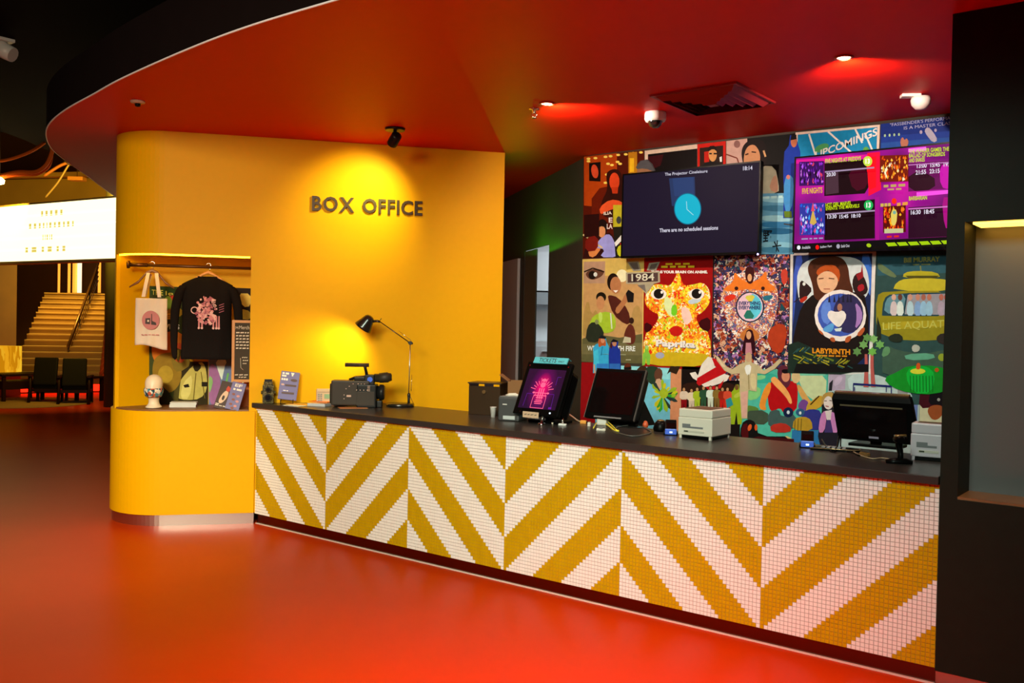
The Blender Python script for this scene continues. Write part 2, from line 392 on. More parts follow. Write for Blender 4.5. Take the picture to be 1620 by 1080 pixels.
# ------------------------------------------------------------ sign, ceiling fittings
sg = thing('wall_sign', 'dark raised letters reading BOX OFFICE on the yellow wall above the counter', 'sign', tuple(S*.9+N*.001)+() if False else (S*.9).to_tuple())
sg.location = S*.9
LET = mat('dark_brown_letter', (.035, .014, .004), .4)
def letter(ch, s0, s1, z0, z1, par):
    mb = MB(); base = S*.9
    put_text(mb, ch, S*s0-base+Vector((0, 0, z0)), S*s1-base+Vector((0, 0, z0)), S*s0-base+Vector((0, 0, z1)), LET, lift=N*.004, bold=.022, thick=.018)
    return mb.build('letter', parent=par)
def advance(txt):
    out = []; x = 0
    for ch in txt:
        if ch == ' ': x += .36; out.append(None); continue
        b = text_polys(ch, .022)[2]; wd = b[2]-b[0]; out.append((x, x+wd)); x += wd+.10
    return out, x-.10
adv, tot = advance('BOX OFFICE'); s0, s1 = .432, 1.357
for ch, a in zip('BOX OFFICE', adv):
    if a: letter(ch, s0+(s1-s0)*a[0]/tot, s0+(s1-s0)*a[1]/tot, 2.605, 2.728, sg)

def ceil_at(x, y): return at_z(x, y, H)
p = ceil_at(625, 203)
t = thing('ceiling_spotlight', 'small black tilted spotlight on the red ceiling above the BOX OFFICE letters', 'spotlight', p)
mb = MB(); mb.cyl((0, 0, -.018), (0, 0, 0), .075, .08, BLKM, 24); mb.build('mounting_plate', parent=t)
mb = MB(); mb.cyl((0, 0, -.018), (0, 0, -.05), .014, .014, BLKM, 10); mb.build('stem', parent=t)
aim = (S*.82+Vector((0, 0, 2.78)))-p; ad = aim.normalized()
mb = MB(); c = Vector((0, 0, -.08)); mb.tube([c-ad*.05, c-ad*.04, c+ad*.06], [.026, .04, .042], BLKM, 20, caps=(True, False)); mb.build('head', parent=t)
mb = MB(); mb.cyl(c+ad*.045, c+ad*.047, .036, .036, mat('lit_lamp_face', (1, .8, .4), .5, emit=(1, .7, .3), es=10), 20); mb.build('lamp_face', parent=t)
spot('sign_spot', p+c+ad*.07, S*.82+Vector((0, 0, 2.64)), 72, (1, .84, .2), 84, 1.0, .04)

for (x, y), lab in (((865, 163), 'small glowing recessed downlight in the red ceiling left of the air vent'), ((1335, 90), 'small glowing recessed downlight in the red ceiling towards the black pillar')):
    p = ceil_at(x, y); t = thing('downlight', lab, 'ceiling light', p)
    mb = MB(); mb.lathe([(.052, -.001), (.052, -.008), (.040, -.010), (.036, -.003)], mat('red_trim_ring', (.5, .05, .02), .4), n=24); mb.build('trim_ring', parent=t)
    mb = MB(); mb.cyl((0, 0, -.004), (0, 0, -.003), .036, .036, mat('lit_downlight', (1, .7, .5), .5, emit=(1, .55, .32), es=30), 20); mb.build('lamp_face', parent=t)

# square air vent, recessed
vx0, vx1, vy0, vy1 = 3.36, 3.93, .56, 1.14
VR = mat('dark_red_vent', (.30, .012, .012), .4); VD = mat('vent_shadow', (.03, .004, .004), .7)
t = thing('air_vent', 'square dark red air vent with stepped louvres in the ceiling', 'air vent', ((vx0+vx1)/2, (vy0+vy1)/2, H))
hx, hy = (vx1-vx0)/2, (vy1-vy0)/2
def sqring(mb, a, z0, b, z1, m): mb.grid([[(-hx*a, -hy*a, z0), (hx*a, -hy*a, z0), (hx*a, hy*a, z0), (-hx*a, hy*a, z0)], [(-hx*b, -hy*b, z1), (hx*b, -hy*b, z1), (hx*b, hy*b, z1), (-hx*b, hy*b, z1)]], m, caps=(False, False), smooth=False)
mb = MB(); sqring(mb, 1.06, -.001, 1.05, -.014, VR); sqring(mb, 1.05, -.014, .98, -.012, VR); mb.build('frame', parent=t)
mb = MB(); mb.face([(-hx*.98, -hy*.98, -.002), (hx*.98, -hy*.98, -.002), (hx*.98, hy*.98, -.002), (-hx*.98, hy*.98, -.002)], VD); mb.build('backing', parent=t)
for k in range(5):
    a = .96-k*.17; mb = MB(); sqring(mb, a, -.006, a-.12, -.040-k*.003, VR if k != 2 else VR); mb.build('louvre', parent=t)
mb = MB(); mb.box(-.03, .03, -.03, .03, -.05, -.006, VR); mb.build('centre_cap', parent=t)

p = ceil_at(1037, 178)
t = thing('dome_camera', 'white dome security camera with a black eye under the red ceiling', 'security camera', p)
mb = MB(); mb.lathe([(.001, 0), (.072, 0), (.075, -.012), (.075, -.045), (.068, -.062), (.001, -.062)], WHT); mb.build('housing', parent=t)
mb = MB(); mb.ball((0, 0, -.058), .052, mat('smoked_dome', (.01, .01, .01), .08, coat=1), sz=1.0); mb.build('dome', parent=t)

p = ceil_at(845, 172)
t = thing('sprinkler_head', 'small metal sprinkler head hanging from the ceiling beside the left downlight', 'sprinkler', p)
mb = MB(); mb.lathe([(.001, 0), (.038, 0), (.036, -.006), (.014, -.008), (.012, -.03), (.001, -.03)], CHR); mb.build('body', parent=t)
mb = MB()
for q in (-1, 1): mb.tube([(q*.012, 0, -.028), (q*.022, 0, -.045), (q*.004, 0, -.062)], .003, CHR, 6)
mb.build('frame_arms', parent=t)
mb = MB(); mb.lathe([(.001, -.062), (.02, -.062), (.02, -.065), (.001, -.065)], CHR, n=12); mb.build('deflector', parent=t)
p = ceil_at(218, 160)
t = thing('smoke_detector', 'small pale disc with a black nozzle on the red ceiling near the curved end', 'detector', p)
mb = MB(); mb.lathe([(.001, 0), (.05, 0), (.048, -.012), (.03, -.018), (.001, -.018)], mat('pale_disc', (.55, .38, .28), .5)); mb.build('disc', parent=t)
mb = MB(); mb.lathe([(.02, -.018), (.018, -.036), (.001, -.04)], BLK, n=14); mb.build('nozzle', parent=t)

def emergency(p, lab, k=1, rz=0):
    t = thing('motion_sensor', lab, 'sensor', p, rz); t.scale = (k, k, k)
    mb = MB(); mb.box(-.075, .03, -.03, .03, -.018, 0, WHT, .004); mb.build('bracket', parent=t)
    mb = MB(); mb.lathe([(.001, -.018), (.05, -.018), (.056, -.035), (.05, -.062), (.03, -.085), (.001, -.09)], WHT, (.035, 0, 0)); mb.build('sensor_head', parent=t)
emergency(ceil_at(1447, 149), 'white motion sensor on the dark red ceiling near the black pillar', 1.1, .5)
t = thing('projector_head', 'whitish fitting cut off at the left edge under the black hall ceiling', 'light fitting', at_z(-2, 62, 4.3))
mb = MB(); mb.box(-.18, .12, -.1, .1, -.03, 0, WHT, .006); mb.build('bracket', parent=t)
mb = MB(); mb.tube([(.0, 0, -.03), (.03, .02, -.10), (.12, .08, -.15)], [.05, .08, .07], WHT, 14); mb.build('head', parent=t)

# ------------------------------------------------------------ the display niche
# rail
RZ = 2.12; rn = -.24
a0 = yw(-1.045, rn); a1 = yw(-.052, rn)
t = thing('clothes_rail', 'dark metal hanging rail across the top of the yellow display niche', 'rail', (a0.x, a0.y, RZ))
dv = Vector((a1.x-a0.x, a1.y-a0.y, 0))
mb = MB(); mb.cyl((0, 0, 0), dv, .012, .012, mat('dark_bronze', (.09, .035, .012), .35, metal=.6), 12); mb.build('bar', parent=t)
mb = MB(); mb.cyl((0, 0, 0), dv*.022, .034, .030, mat('dark_bronze', (0, 0, 0)), 16); mb.cyl(dv*.022, dv*.16, .017, .017, mat('dark_bronze', (0, 0, 0)), 12); mb.build('end_socket', parent=t)
def npt(s, n, z): v = yw(s, n); return Vector((v.x, v.y, z))
def hanger(s, lab, half=.2, rz=0, drop=.10):
    b = npt(s, rn, RZ); t = thing('clothes_hanger', lab, 'hanger', b)
    ca, sa = math.cos(rz), math.sin(rz)
    D = (S*ca+N*sa)
    mb = MB(); pts = [D*(.018*math.cos(a))+Vector((0, 0, .018+.0*a+.018*math.sin(a)-.004)) for a in [math.radians(x) for x in range(-30, 200, 20)]]
    mb.tube([Vector((0, 0, -.045)), Vector((0, 0, -.02))+D*.012]+pts, .0025, CHR, 6); mb.build('hook', parent=t)
    mb = MB(); st = []
    prof = [(-half, -drop-.045), (-half*.6, -drop+.0), (-half*.25, -.062), (0, -.042), (half*.25, -.062), (half*.6, -drop+.0), (half, -drop-.045)]
    for k, (x, z) in enumerate(prof):
        hgt = .012 if abs(x) > half*.7 else .024 if abs(x) > half*.1 else .03
        c = D*x+Vector((0, 0, z)); Nn = D.cross(Vector((0, 0, 1)))
        st.append([c+Nn*.009*math.cos(q)+Vector((0, 0, 1))*hgt/1.4*math.sin(q)*.8 for q in [2*math.pi*i/10 for i in range(10)]])
    mb.grid(st, WOOD if 'empty' in lab else ORW); mb.build('shoulders', parent=t)
    return t
hanger(-.85, 'brown wooden hanger, otherwise empty, holding the tote bag straps in the niche', .175, 0, .14)
hanger(-.405, 'light wooden hanger inside the black sweatshirt', .17, 0, .10)

class Cloth:
    pass
def sheet(fn, nu, nv, th, m, mb):
    """closed cloth body: fn(u,v)->(s,z,puff); puff is half thickness"""
    F1 = [[None]*(nv+1) for _ in range(nu+1)]; F2 = [[None]*(nv+1) for _ in range(nu+1)]
    for i in range(nu+1):
        for j in range(nv+1):
            s, n, z, pf = fn(i/nu, j/nv)
            F1[i][j] = mb.v(npt(s, n+pf, z)); F2[i][j] = mb.v(npt(s, n-pf, z))
    k = mb.mi(m)
    for i in range(nu):
        for j in range(nv):
            for Fg, fl in ((F1, 0), (F2, 1)):
                q = (Fg[i][j], Fg[i+1][j], Fg[i+1][j+1], Fg[i][j+1])
                f = mb.bm.faces.new(q if not fl else q[::-1]); f.material_index = k; f.smooth = True
    def rim(A, B):
        for a0, a1, b0, b1 in zip(A, A[1:], B, B[1:]):
            f = mb.bm.faces.new((a0, a1, b1, b0)); f.material_index = k; f.smooth = True
    rim([F1[i][0] for i in range(nu+1)], [F2[i][0] for i in range(nu+1)]); rim([F1[i][nv] for i in range(nu+1)], [F2[i][nv] for i in range(nu+1)])
    rim(F1[0], F2[0]); rim(F1[nu], F2[nu])
# tote bag   pixels (214..264, 475..560)
CAN = mat('natural_canvas', (.80, .66, .52), .85, bump=.25, bscale=500, var=.05)
t = thing('tote_bag', 'cream canvas tote bag with a round pink print hanging by its straps in the niche', 'bag', npt(-.843, -.19, 1.46))
L0 = t.location.copy()
bn = -.175
mb = MB(Matrix.Translation(-L0))
def bagf(u, v):
    wv = .010*math.sin(u*7+v*5)+.006*math.sin(u*17)
    hw = .122+.004*v
    pf = .012*math.sin(math.pi*min(1, max(0, u)))**.5*(.35+.65*v)+.002
    return (-.843-hw+2*hw*u, bn+wv*(.5+.5*v), 1.845-.40*v-.025*(u-.5)*v+.012*math.sin(u*5)*v, pf)
sheet(bagf, 24, 20, 0, CAN, mb); bag = mb.build('bag_body', parent=t)
for q in (-1, 1):
    for nn_ in (1,):
        mb = MB(Matrix.Translation(-L0))
        a = npt(-.843+q*.062, bn+.012, 1.855); tp = npt(-.843+q*.032, rn+.035, 2.055); tp2 = npt(-.843+q*.025, rn-.02, 2.04); bb = npt(-.843+q*.058, bn-.02, 1.855)
        rings = []
        pts = [a, a.lerp(tp, .5)+N*.004, tp, tp2, bb]
        for p in pts: rings.append([p+S*.014, p-S*.014, p-S*.014-N*.003, p+S*.014-N*.003])
        mb.grid(rings, CAN, smooth=False); mb.build('strap', parent=t)
mb = MB(Matrix.Translation(-L0))
PK = mat('pink_bag_print', (.55, .20, .20), .8); DPK = mat('dark_bag_print', (.06, .045, .045), .8)
def nplate(mb, cx, cz, pts, m, n): mb.face([npt(cx+x, n, cz+z) for x, z in pts], m)
cc = (-.843, 1.665)
nplate(mb, *cc, [(.068*math.cos(a), .078*math.sin(a)) for a in [2*math.pi*i/28 for i in range(28)]], PK, bn+.030)
nplate(mb, *cc, [(-.042, -.03), (-.005, -.034), (-.003, .018), (-.04, .014)], DPK, bn+.031)
nplate(mb, *cc, [(.004, -.036), (.045, -.04), (.04, -.018), (.012, -.006), (.010, .052), (.004, .052)], DPK, bn+.031)
nplate(mb, *cc, [(-.026, -.014), (-.012, -.014), (-.012, .002), (-.026, .002)], CAN, bn+.032)

for a, b in blocks(5, 3): nplate(mb, -.915, 1.53, [(.137*a, .012), (.137*b, .012), (.137*b, .019), (.137*a, .019)], PK, bn+.029)
mb.build('round_print', parent=t)

# sweatshirt pixels body x 290..378, y 447..570
BF = mat('black_cotton', (.012, .009, .008), .95, spec=.05, bump=.2, bscale=200)
t = thing('sweatshirt', 'black long sleeved sweatshirt with a pink film machinery print hanging in the niche', 'sweatshirt', npt(-.41, -.22, 1.34))
L0 = t.location.copy(); sn = -.22
cx = -.41
mb = MB(Matrix.Translation(-L0))
def body(u, v):
    x = u*2-1; hw = .205-.008*math.sin(v*3)
    top = 2.045-.075*abs(x)**1.6-.018*max(0, 1-(x*3.2)**2)
    z = top+(1.345-top)*v
    pf = .05*(1-x*x)**.5*(.5+.5*math.sin(math.pi*min(1, v*1.1+.15)))+.004
    return (cx+hw*x, sn+.006*math.sin(x*9+v*4)+.008*math.sin(x*3)*v, z, pf)
sheet(body, 28, 24, 0, BF, mb); mb.build('torso', parent=t)
for q in (-1, 1):
    mb = MB(Matrix.Translation(-L0))
    pts = [npt(cx+q*.175, sn, 1.975), npt(cx+q*.225, sn, 1.90), npt(cx+q*.255, sn+.01, 1.76), npt(cx+q*.258, sn+.015, 1.60), npt(cx+q*.258, sn+.02, 1.44), npt(cx+q*.245, sn+.02, 1.335)]
    rr = [(.050, .085), (.048, .07), (.042, .052), (.036, .042), (.030, .034), (.024, .028)]
    rings = []
    for p, (rx, ry) in zip(pts, rr): rings.append([p+S*rx*math.cos(a)*.9+N*ry*.6*math.sin(a)+Vector((0, 0, -.02*q*math.cos(a)*0)) for a in [2*math.pi*i/14 for i in range(14)]])
    mb.grid(rings, BF); mb.build('sleeve', parent=t, sub=1)
mb = MB(Matrix.Translation(-L0))
rb = [npt(cx+.072*math.cos(a), sn+.035*math.sin(a)+.0, 2.035-.018*max(0, math.sin(a))) for a in [2*math.pi*i/20 for i in range(21)]]
mb.tube(rb, .007, BF, 6); mb.build('collar', parent=t)
mb = MB(Matrix.Translation(-L0)); random.seed(3)
PP = [mat('pink_print', (.70, .26, .27), .8), mat('pale_pink_print', (.85, .50, .46), .8), mat('deep_pink_print', (.42, .12, .16), .8)]
def pn(x, z):       # front surface of the torso
    xx = x/.2; v = (2.0-z)/.57
    return sn+.006*math.sin(xx*9+v*4)+.008*math.sin(xx*3)*v+.05*max(0, 1-xx*xx)**.5*(.5+.5*math.sin(math.pi*min(1, v*1.1+.15)))+.011
def pq(x, z, pts, m, l=0):
    mb.face([npt(cx+x+a, pn(x+a, z+b)+.0006*l, z+b) for a, b in pts], m)
def disc(r, k=14, ry=None): return [(r*math.cos(a), (ry or r)*math.sin(a)) for a in [2*math.pi*i/k for i in range(k)]]
def annulus(x, z, r, w_, m, k=18):
    for i in range(k):
        a, b = 2*math.pi*i/k, 2*math.pi*(i+1)/k
        pq(x, z, [(r*math.cos(a), r*math.sin(a)), (r*math.cos(b), r*math.sin(b)), ((r-w_)*math.cos(b), (r-w_)*math.sin(b)), ((r-w_)*math.cos(a), (r-w_)*math.sin(a))], m, 2)
for i in range(95):
    a = random.uniform(0, 6.28); r = random.random()**.7
    x = .085*r*math.cos(a)+.0; z = 1.76+.12*r*math.sin(a); w0 = random.uniform(.006, .022); h0 = random.uniform(.004, .02); rt = random.uniform(0, 3.1)
    sh = [(-w0, -h0), (w0, -h0), (w0*.7, h0), (-w0, h0*.8)] if random.random() < .6 else disc(w0*.7, 9)
    pq(x, z, [(p*math.cos(rt)-q*math.sin(rt), p*math.sin(rt)+q*math.cos(rt)) for p, q in sh], PP[i % 3], i*.02)
annulus(-.095, 1.755, .030, .008, PP[1]); annulus(-.045, 1.75, .032, .007, PP[0])
for x in (-.06, -.035, .055, .08, .1):
    pq(x, 1.66, [(-.006, -.05), (.008, -.05), (.006, .05), (-.004, .05)], PP[0], 3); pq(x, 1.608, disc(.010, 9), PP[1], 3)
for i in range(4): pq(.12, 1.80-i*.02, [(-.02, -.004), (.02, .012), (.02, .018), (-.02, .002)], PP[2], 3)
put_text(mb, 'CINE', npt(cx-.01, pn(0, 1.79)+.004, 1.775), npt(cx+.075, pn(.07, 1.79)+.004, 1.79), npt(cx-.01, pn(0, 1.79)+.004, 1.825), mat('black_cotton', (0, 0, 0)))
mb.build('machinery_print', parent=t)

# posters lining the niche, back plane n=-.5
BP = tuple(npt(0, -.496, 0)); 
def nart(): a = Art(BP, N); a.step = .0008; return a
JUN = blotch('camouflage_print', ['#2a2a10', '#5a4a12', '#7a6a20', '#1c2410', '#9a7a28', '#3c2c08', '#b0451c'], 26, .6, distort=.6)
a = nart(); a.poly([(236, 452), (293, 454), (293, 641), (236, 641)], '#3a3a12')
a.poly([(238, 454), (292, 456), (292, 468), (238, 466)], '#2a3c10').text('THE', 240, 466, 258, 467, 8, '#e0c050').text('le', 262, 467, 274, 468, 7, '#d8b848')
a.poly([(262, 468), (282, 466), (288, 484), (274, 492), (262, 486)], '#a02810', 2)
a.poly([(268, 470), (280, 466), (286, 478), (276, 482)], '#c83018', 2).ell(266, 480, 7, 12, '#7a8a28')
a.poly([(262, 488), (288, 486), (290, 500), (264, 506)], '#b08018', 2)
a.text('EY', 263, 505, 280, 505, 9, '#e0a820', .03).text('VLES', 260, 520, 284, 521, 8, '#f0e0c0', .03)
a.poly([(240, 530), (290, 520), (292, 560), (260, 580), (240, 570)], '#c06010', 2)
a.poly([(248, 560), (282, 556), (290, 600), (270, 625), (244, 612), (240, 580)], '#8a6014', 2).poly([(268, 546), (292, 540), (293, 575), (276, 572)], '#b84018', 2)
a.ell(262, 592, 12, 14, '#a87c20').poly([(238, 604), (262, 612), (280, 641), (238, 641)], '#2c240c', 1)
a.mb.build('film_poster', label='dark green and orange film poster reading LES behind the tote bag', cat='poster')
a = nart(); a.k = 3; a.poly([(274, 572), (329, 572), (329, 641), (274, 641)], '#2e2008')
a.poly([(286, 600), (308, 574), (326, 572), (329, 630), (282, 634), (276, 616)], '#b89848', 2)
a.poly([(304, 578), (312, 572), (320, 580), (310, 590)], '#2a1c08', 1).poly([(290, 604), (306, 590), (300, 632), (284, 630)], '#d0b060', 1).poly([(276, 606), (286, 598), (282, 634), (274, 634)], '#4a3a10')
a.line([(310, 590), (306, 632)], 1.4, '#6a5018').line([(318, 588), (324, 630)], 1.2, '#6a5018').poly([(290, 609), (298, 607), (300, 612), (292, 613)], '#201408').poly([(319, 604), (328, 604), (328, 611), (319, 611)], '#201408')
a.poly([(270, 545), (292, 556), (304, 576), (282, 590), (272, 580)], '#7c5c18', 1)
a.mb.build('film_poster', label='khaki film poster of a uniformed figure behind the sweatshirt hem', cat='poster')
a = nart(); a.k = 2; a.poly([(330, 568), (372, 567), (372, 641), (330, 641)], '#6a6a80')
a.poly([(330, 574), (342, 578), (350, 600), (346, 641), (330, 641)], '#9a5a80', 2).poly([(340, 568), (362, 568), (352, 604), (346, 590)], '#d8d0b8', 1).poly([(358, 568), (372, 568), (372, 641), (352, 641), (350, 606)], '#6c6e88', 1).poly([(330, 592), (338, 600), (333, 620), (330, 620)], '#8aa060', 1).line([(361, 590), (358, 605), (366, 618)], 3, '#70a050')
a.mb.build('film_poster', label='mauve and grey wavy poster behind the two leaning booklets', cat='poster')
a = nart(); a.k = 1; a.poly([(372, 455), (397, 456), (397, 641), (372, 641)], '#241208')
a.poly([(376, 464), (397, 464), (397, 484), (384, 486)], '#d8a848', 1).poly([(380, 488), (397, 492), (397, 506), (378, 504)], '#c09030', 1)
a.poly([(376, 588), (397, 590), (397, 612), (376, 612)], '#c84818').text('1', 383, 606, 386, 606, 10, '#e8d0a0').poly([(376, 614), (397, 614), (397, 641), (376, 641)], '#b05010')
a.mb.build('film_poster', label='dark poster with orange blocks behind the chalkboard', cat='poster')

# things on the niche shelf
SZ = ZN0+.012
t = thing('mannequin_head', 'cream mannequin head wearing a patterned face mask on the niche shelf', 'mannequin', (at_z(243, 645, SZ)))
t.rotation_euler = (0, 0, math.atan2(-(CAM.x-t.location.x), -(CAM.y-t.location.y))*0+math.atan2(N.y, N.x)+math.pi/2-.05)
SK = mat('cream_mannequin', (.82, .66, .50), .45)
mb = MB()                                    # faces -y locally
prof = [(.075, .0, 0), (.072, .004, .012), (.046, .008, .03), (.043, .006, .06), (.046, -.002, .085), (.058, -.012, .10), (.066, -.010, .13), (.072, -.004, .16), (.076, 0, .19), (.075, .004, .22), (.066, .006, .245), (.046, .008, .265), (.02, .008, .275), (.001, .008, .277)]
rings = []
for r, oy, z in prof:
    rg = []
    for i in range(28):
        q = 2*math.pi*i/28; x = r*.92*math.cos(q); y = r*1.12*math.sin(q)+oy
        if y < 0 and z > .09 and z < .20:
            f = math.exp(-(x/.012)**2); y -= .022*f*math.exp(-((z-.14)/.018)**2)          # nose
            y -= .008*math.exp(-(x/.02)**2)*math.exp(-((z-.112)/.007)**2)                 # lips
            y += .010*math.exp(-((abs(x)-.026)/.012)**2)*math.exp(-((z-.165)/.012)**2)    # eye sockets
        rg.append((x, y, z))
    rings.append(rg)
mb.grid(rings, SK)
for q in (-1, 1): mb.ball((q*.068, .008, .145), .018, SK, 10, sx=.35, sy=.8, sz=1.2)
mb.build('head', parent=t, sub=1)
mb = MB(); rings = []
MK = blotch('mask_print', ['#3a6a78', '#d8d8d0', '#c86040', '#284858', '#e8e0d0', '#5a8a98'], 45, .8)
for z, r in ((.092, .058), (.10, .066), (.12, .073), (.14, .078), (.158, .077), (.166, .074)):
    rg = []
    for i in range(17):
        q = math.pi+math.pi*i/16; x = r*.98*math.cos(q); y = r*1.16*math.sin(q)-.008-.024*math.exp(-(x/.025)**2)*math.exp(-((z-.135)/.03)**2)
        rg.append((x, y, z+.0*abs(x)))
    rings.append(rg)
mb.grid(rings, MK, closed=False); o = mb.build('face_mask', parent=t)
sd = o.modifiers.new('sol', 'SOLIDIFY'); sd.thickness = .003
for q in (-1, 1): mb = MB(); mb.tube([(q*.06, -.02, .15), (q*.072, .0, .165), (q*.073, .018, .15), (q*.065, -.005, .11)], .0018, WHT, 6); mb.build('ear_loop', parent=t)
# paper stack
p = at_z(291, 643, SZ); ang = math.atan2(S.y, S.x)
t = thing('paper_stack', 'pile of white leaflets lying on the niche shelf', 'paper', p, ang)
PAP = mat('white_paper', (.72, .72, .70), .7)
for k in range(9):
    mb = MB(); j = random.uniform(-.006, .006); mb.box(-.105+j, .105+j, -.06, .07, k*.0045, k*.0045+.0036, PAP); mb.build('leaflet_bundle', parent=t)
p = at_z(268, 640, SZ)+S*.0-N*.05
mb = MB(); M = Matrix.Translation(p)@Matrix.Rotation(ang, 4, 'Z'); mb.M = M; mb.box(-.055, .04, .02, .05, 0, .15, mat('kraft_card', (.55, .27, .10), .7)); mb.build('kraft_box', label='plain brown kraft box standing behind the mannequin head', cat='box')
# leaning booklets
def leaning(name, lab, cat, p, rz, wd, ht, th, tilt, cm, art=None, roll=0):
    t = thing(name, lab, cat, p, rz)
    M = Matrix.Rotation(math.radians(tilt), 4, 'X')@Matrix.Rotation(math.radians(roll), 4, 'Y')
    mb = MB(M); mb.box(-wd/2, wd/2, 0, th, 0, ht, cm, .0015); mb.build('cover', parent=t)
    if art:
        mb = MB(M@Matrix.Translation((0, -.0012, 0))); art(mb); mb.build('cover_print', parent=t)
    return t
def F2(mb, pts, m, l=0): mb.face([(x, -.0004*l, z) for x, z in pts], m)
def circ(cx, cz, r, rz=None, k=16): return [(cx+r*math.cos(a), cz+(rz or r)*math.sin(a)) for a in [2*math.pi*i/k for i in range(k)]]
def T2(mb, t_, x0, z0, x1, z1, h_, m, l=1, bold=0):
    d = Vector((x1-x0, 0, z1-z0)); u = Vector((-(z1-z0), 0, x1-x0)).normalized()*h_
    p = Vector((x0, -.0004*l, z0)); put_text(mb, t_, p, p+d, p+u, m, bold=bold)
def BT(mb, n, x0, x1, z, h_, m):
    for a, b in blocks(n, int(z*1000)): F2(mb, [(x0+(x1-x0)*a, z), (x0+(x1-x0)*b, z), (x0+(x1-x0)*b, z+h_), (x0+(x1-x0)*a, z+h_)], m, 1)
def art_red(mb):
    F2(mb, rounded([(-.03, .05), (0, .04), (.03, .09), (.035, .15), (.01, .17), (-.02, .12)], 2), mat('booklet_skin', (.75, .5, .35), .6), 1)
    F2(mb, rounded([(-.0, .16), (.012, .21), (.03, .19), (.045, .2), (.035, .15)], 1), mat('booklet_red', (.6, .05, .02), .6), 2)
    F2(mb, rounded([(-.01, .08), (.01, .07), (.015, .11), (-.005, .12)], 1), mat('booklet_dark', (.03, .015, .01), .5), 3)
    BT(mb, 3, -.045, .045, .02, .008, mat('booklet_text', (.7, .6, .5), .6)); BT(mb, 1, -.045, -.015, .032, .009, mat('booklet_text', 0))
def art_blue(mb):
    W_ = mat('booklet_white', (.8, .72, .66), .6); D_ = mat('booklet_brown', (.25, .07, .05), .6); Pk = mat('booklet_pink', (.6, .25, .25), .6)
    T2(mb, 'EF', -.03, .195, .03, .195, .026, W_, bold=.03); BT(mb, 2, -.035, .035, .165, .016, W_)
    for i, (x, z) in enumerate(((-.02, .13), (.02, .12), (-.01, .085), (.025, .075), (-.02, .045), (.02, .035), (0, .015))): F2(mb, circ(x, z, .014, .010, 9), (D_, Pk)[i % 2], 1+i*.1)
RZN = math.atan2(N.y, N.x)+math.pi/2
leaning('booklet', 'dark brown booklet with a red flame haired figure leaning beside the purple booklet', 'booklet', at_z(347, 646, SZ)-N*.015, RZN-.15, .105, .24, .012, -22, mat('booklet_cover_brown', (.05, .018, .012), .45), art_red, 12)
leaning('booklet', 'purple blue booklet with white lettering leaning at the right of the niche shelf', 'booklet', at_z(366, 648, SZ)-N*.015, RZN-.15, .115, .235, .02, -18, mat('booklet_cover_purple', (.13, .11, .30), .45), art_blue, 12)
mb = MB(Matrix.Translation(at_z(386, 644, SZ)-N*.05)@Matrix.Rotation(ang, 4, 'Z')); mb.box(-.06, .055, 0, .03, 0, .2, mat('orange_card', (.65, .16, .03), .6)); mb.build('booklet', label='orange booklet standing partly hidden at the right end of the niche', cat='booklet')
# chalkboard hanging at the right of the niche (x 365..397, y 505..607)
A_ = on_plane(366, 604, npt(0, -.10, 0), N); s_l = (A_.to_2d()).dot(S.to_2d()); z_b = A_.z
B_ = on_plane(366, 506, npt(0, -.10, 0), N); z_t = B_.z; s_r = -.055
t = thing('chalkboard', 'orange framed chalkboard with white chalk writing at the right side of the niche', 'chalkboard', npt((s_l+s_r)/2, -.10, z_b))
L0 = t.location.copy(); T_ = Matrix.Translation(-L0)
def nbox(mb, sa, sb, na, nb, za, zb, m): mb.grid([[npt(sa, na, z), npt(sb, na, z), npt(sb, nb, z), npt(sa, nb, z)] for z in (za, zb)], m, smooth=False)
mb = MB(T_); fw = .022
nbox(mb, s_l, s_l+fw, -.11, -.09, z_b, z_t, ORW); nbox(mb, s_l+fw, s_r, -.11, -.09, z_t-fw, z_t, ORW); nbox(mb, s_l+fw, s_r, -.11, -.09, z_b, z_b+fw, ORW); mb.build('frame', parent=t)
mb = MB(T_); nbox(mb, s_l+fw, s_r, -.106, -.098, z_b+fw, z_t-fw, mat('chalkboard_slate', (.05, .035, .018), .8)); mb.build('board', parent=t)
mb = MB(T_); CH = mat('chalk', (.72, .62, .48), .9)
def ch(txt, s, z, w_, h_, m=CH): put_text(mb, txt, npt(s, -.0965, z), npt(s+w_, -.0965, z), npt(s, -.0965, z+h_), m)
ww = s_r-s_l-fw; s00 = s_l+fw+.006
ch('M', s00, z_t-.075, .02, .022); ch('Merch', s00+.028, z_t-.075, ww-.04, .03)
for i in range(6):
    for a, b in blocks(4, i+2): x_ = s00+.004; z_ = z_t-.11-i*.026; mb.face([npt(x_+ww*.85*a, -.0965, z_), npt(x_+ww*.85*b, -.0965, z_+.002), npt(x_+ww*.85*b, -.0965, z_+.012), npt(x_+ww*.85*a, -.0965, z_+.011)], CH)
mb.tube([npt(s00+ww*.35, -.0965, z_b+.2), npt(s00+ww*.38, -.0965, z_b+.12), npt(s00+ww*.55, -.0965, z_b+.10)], .0018, CH, 5)

for i, (zz_, f0_, f1_) in enumerate(((.20, .45, .8), (.175, .5, .85), (.15, .5, .75), (.055, 0, .85), (.035, .25, .75))):
    for a, b in blocks(3, i+9): x_ = s00+ww*f0_; L_ = ww*(f1_-f0_); mb.face([npt(x_+L_*a, -.0965, z_b+zz_), npt(x_+L_*b, -.0965, z_b+zz_+.003), npt(x_+L_*b, -.0965, z_b+zz_+.010), npt(x_+L_*a, -.0965, z_b+zz_+.008)], CH)
mb.build('chalk_writing', parent=t)
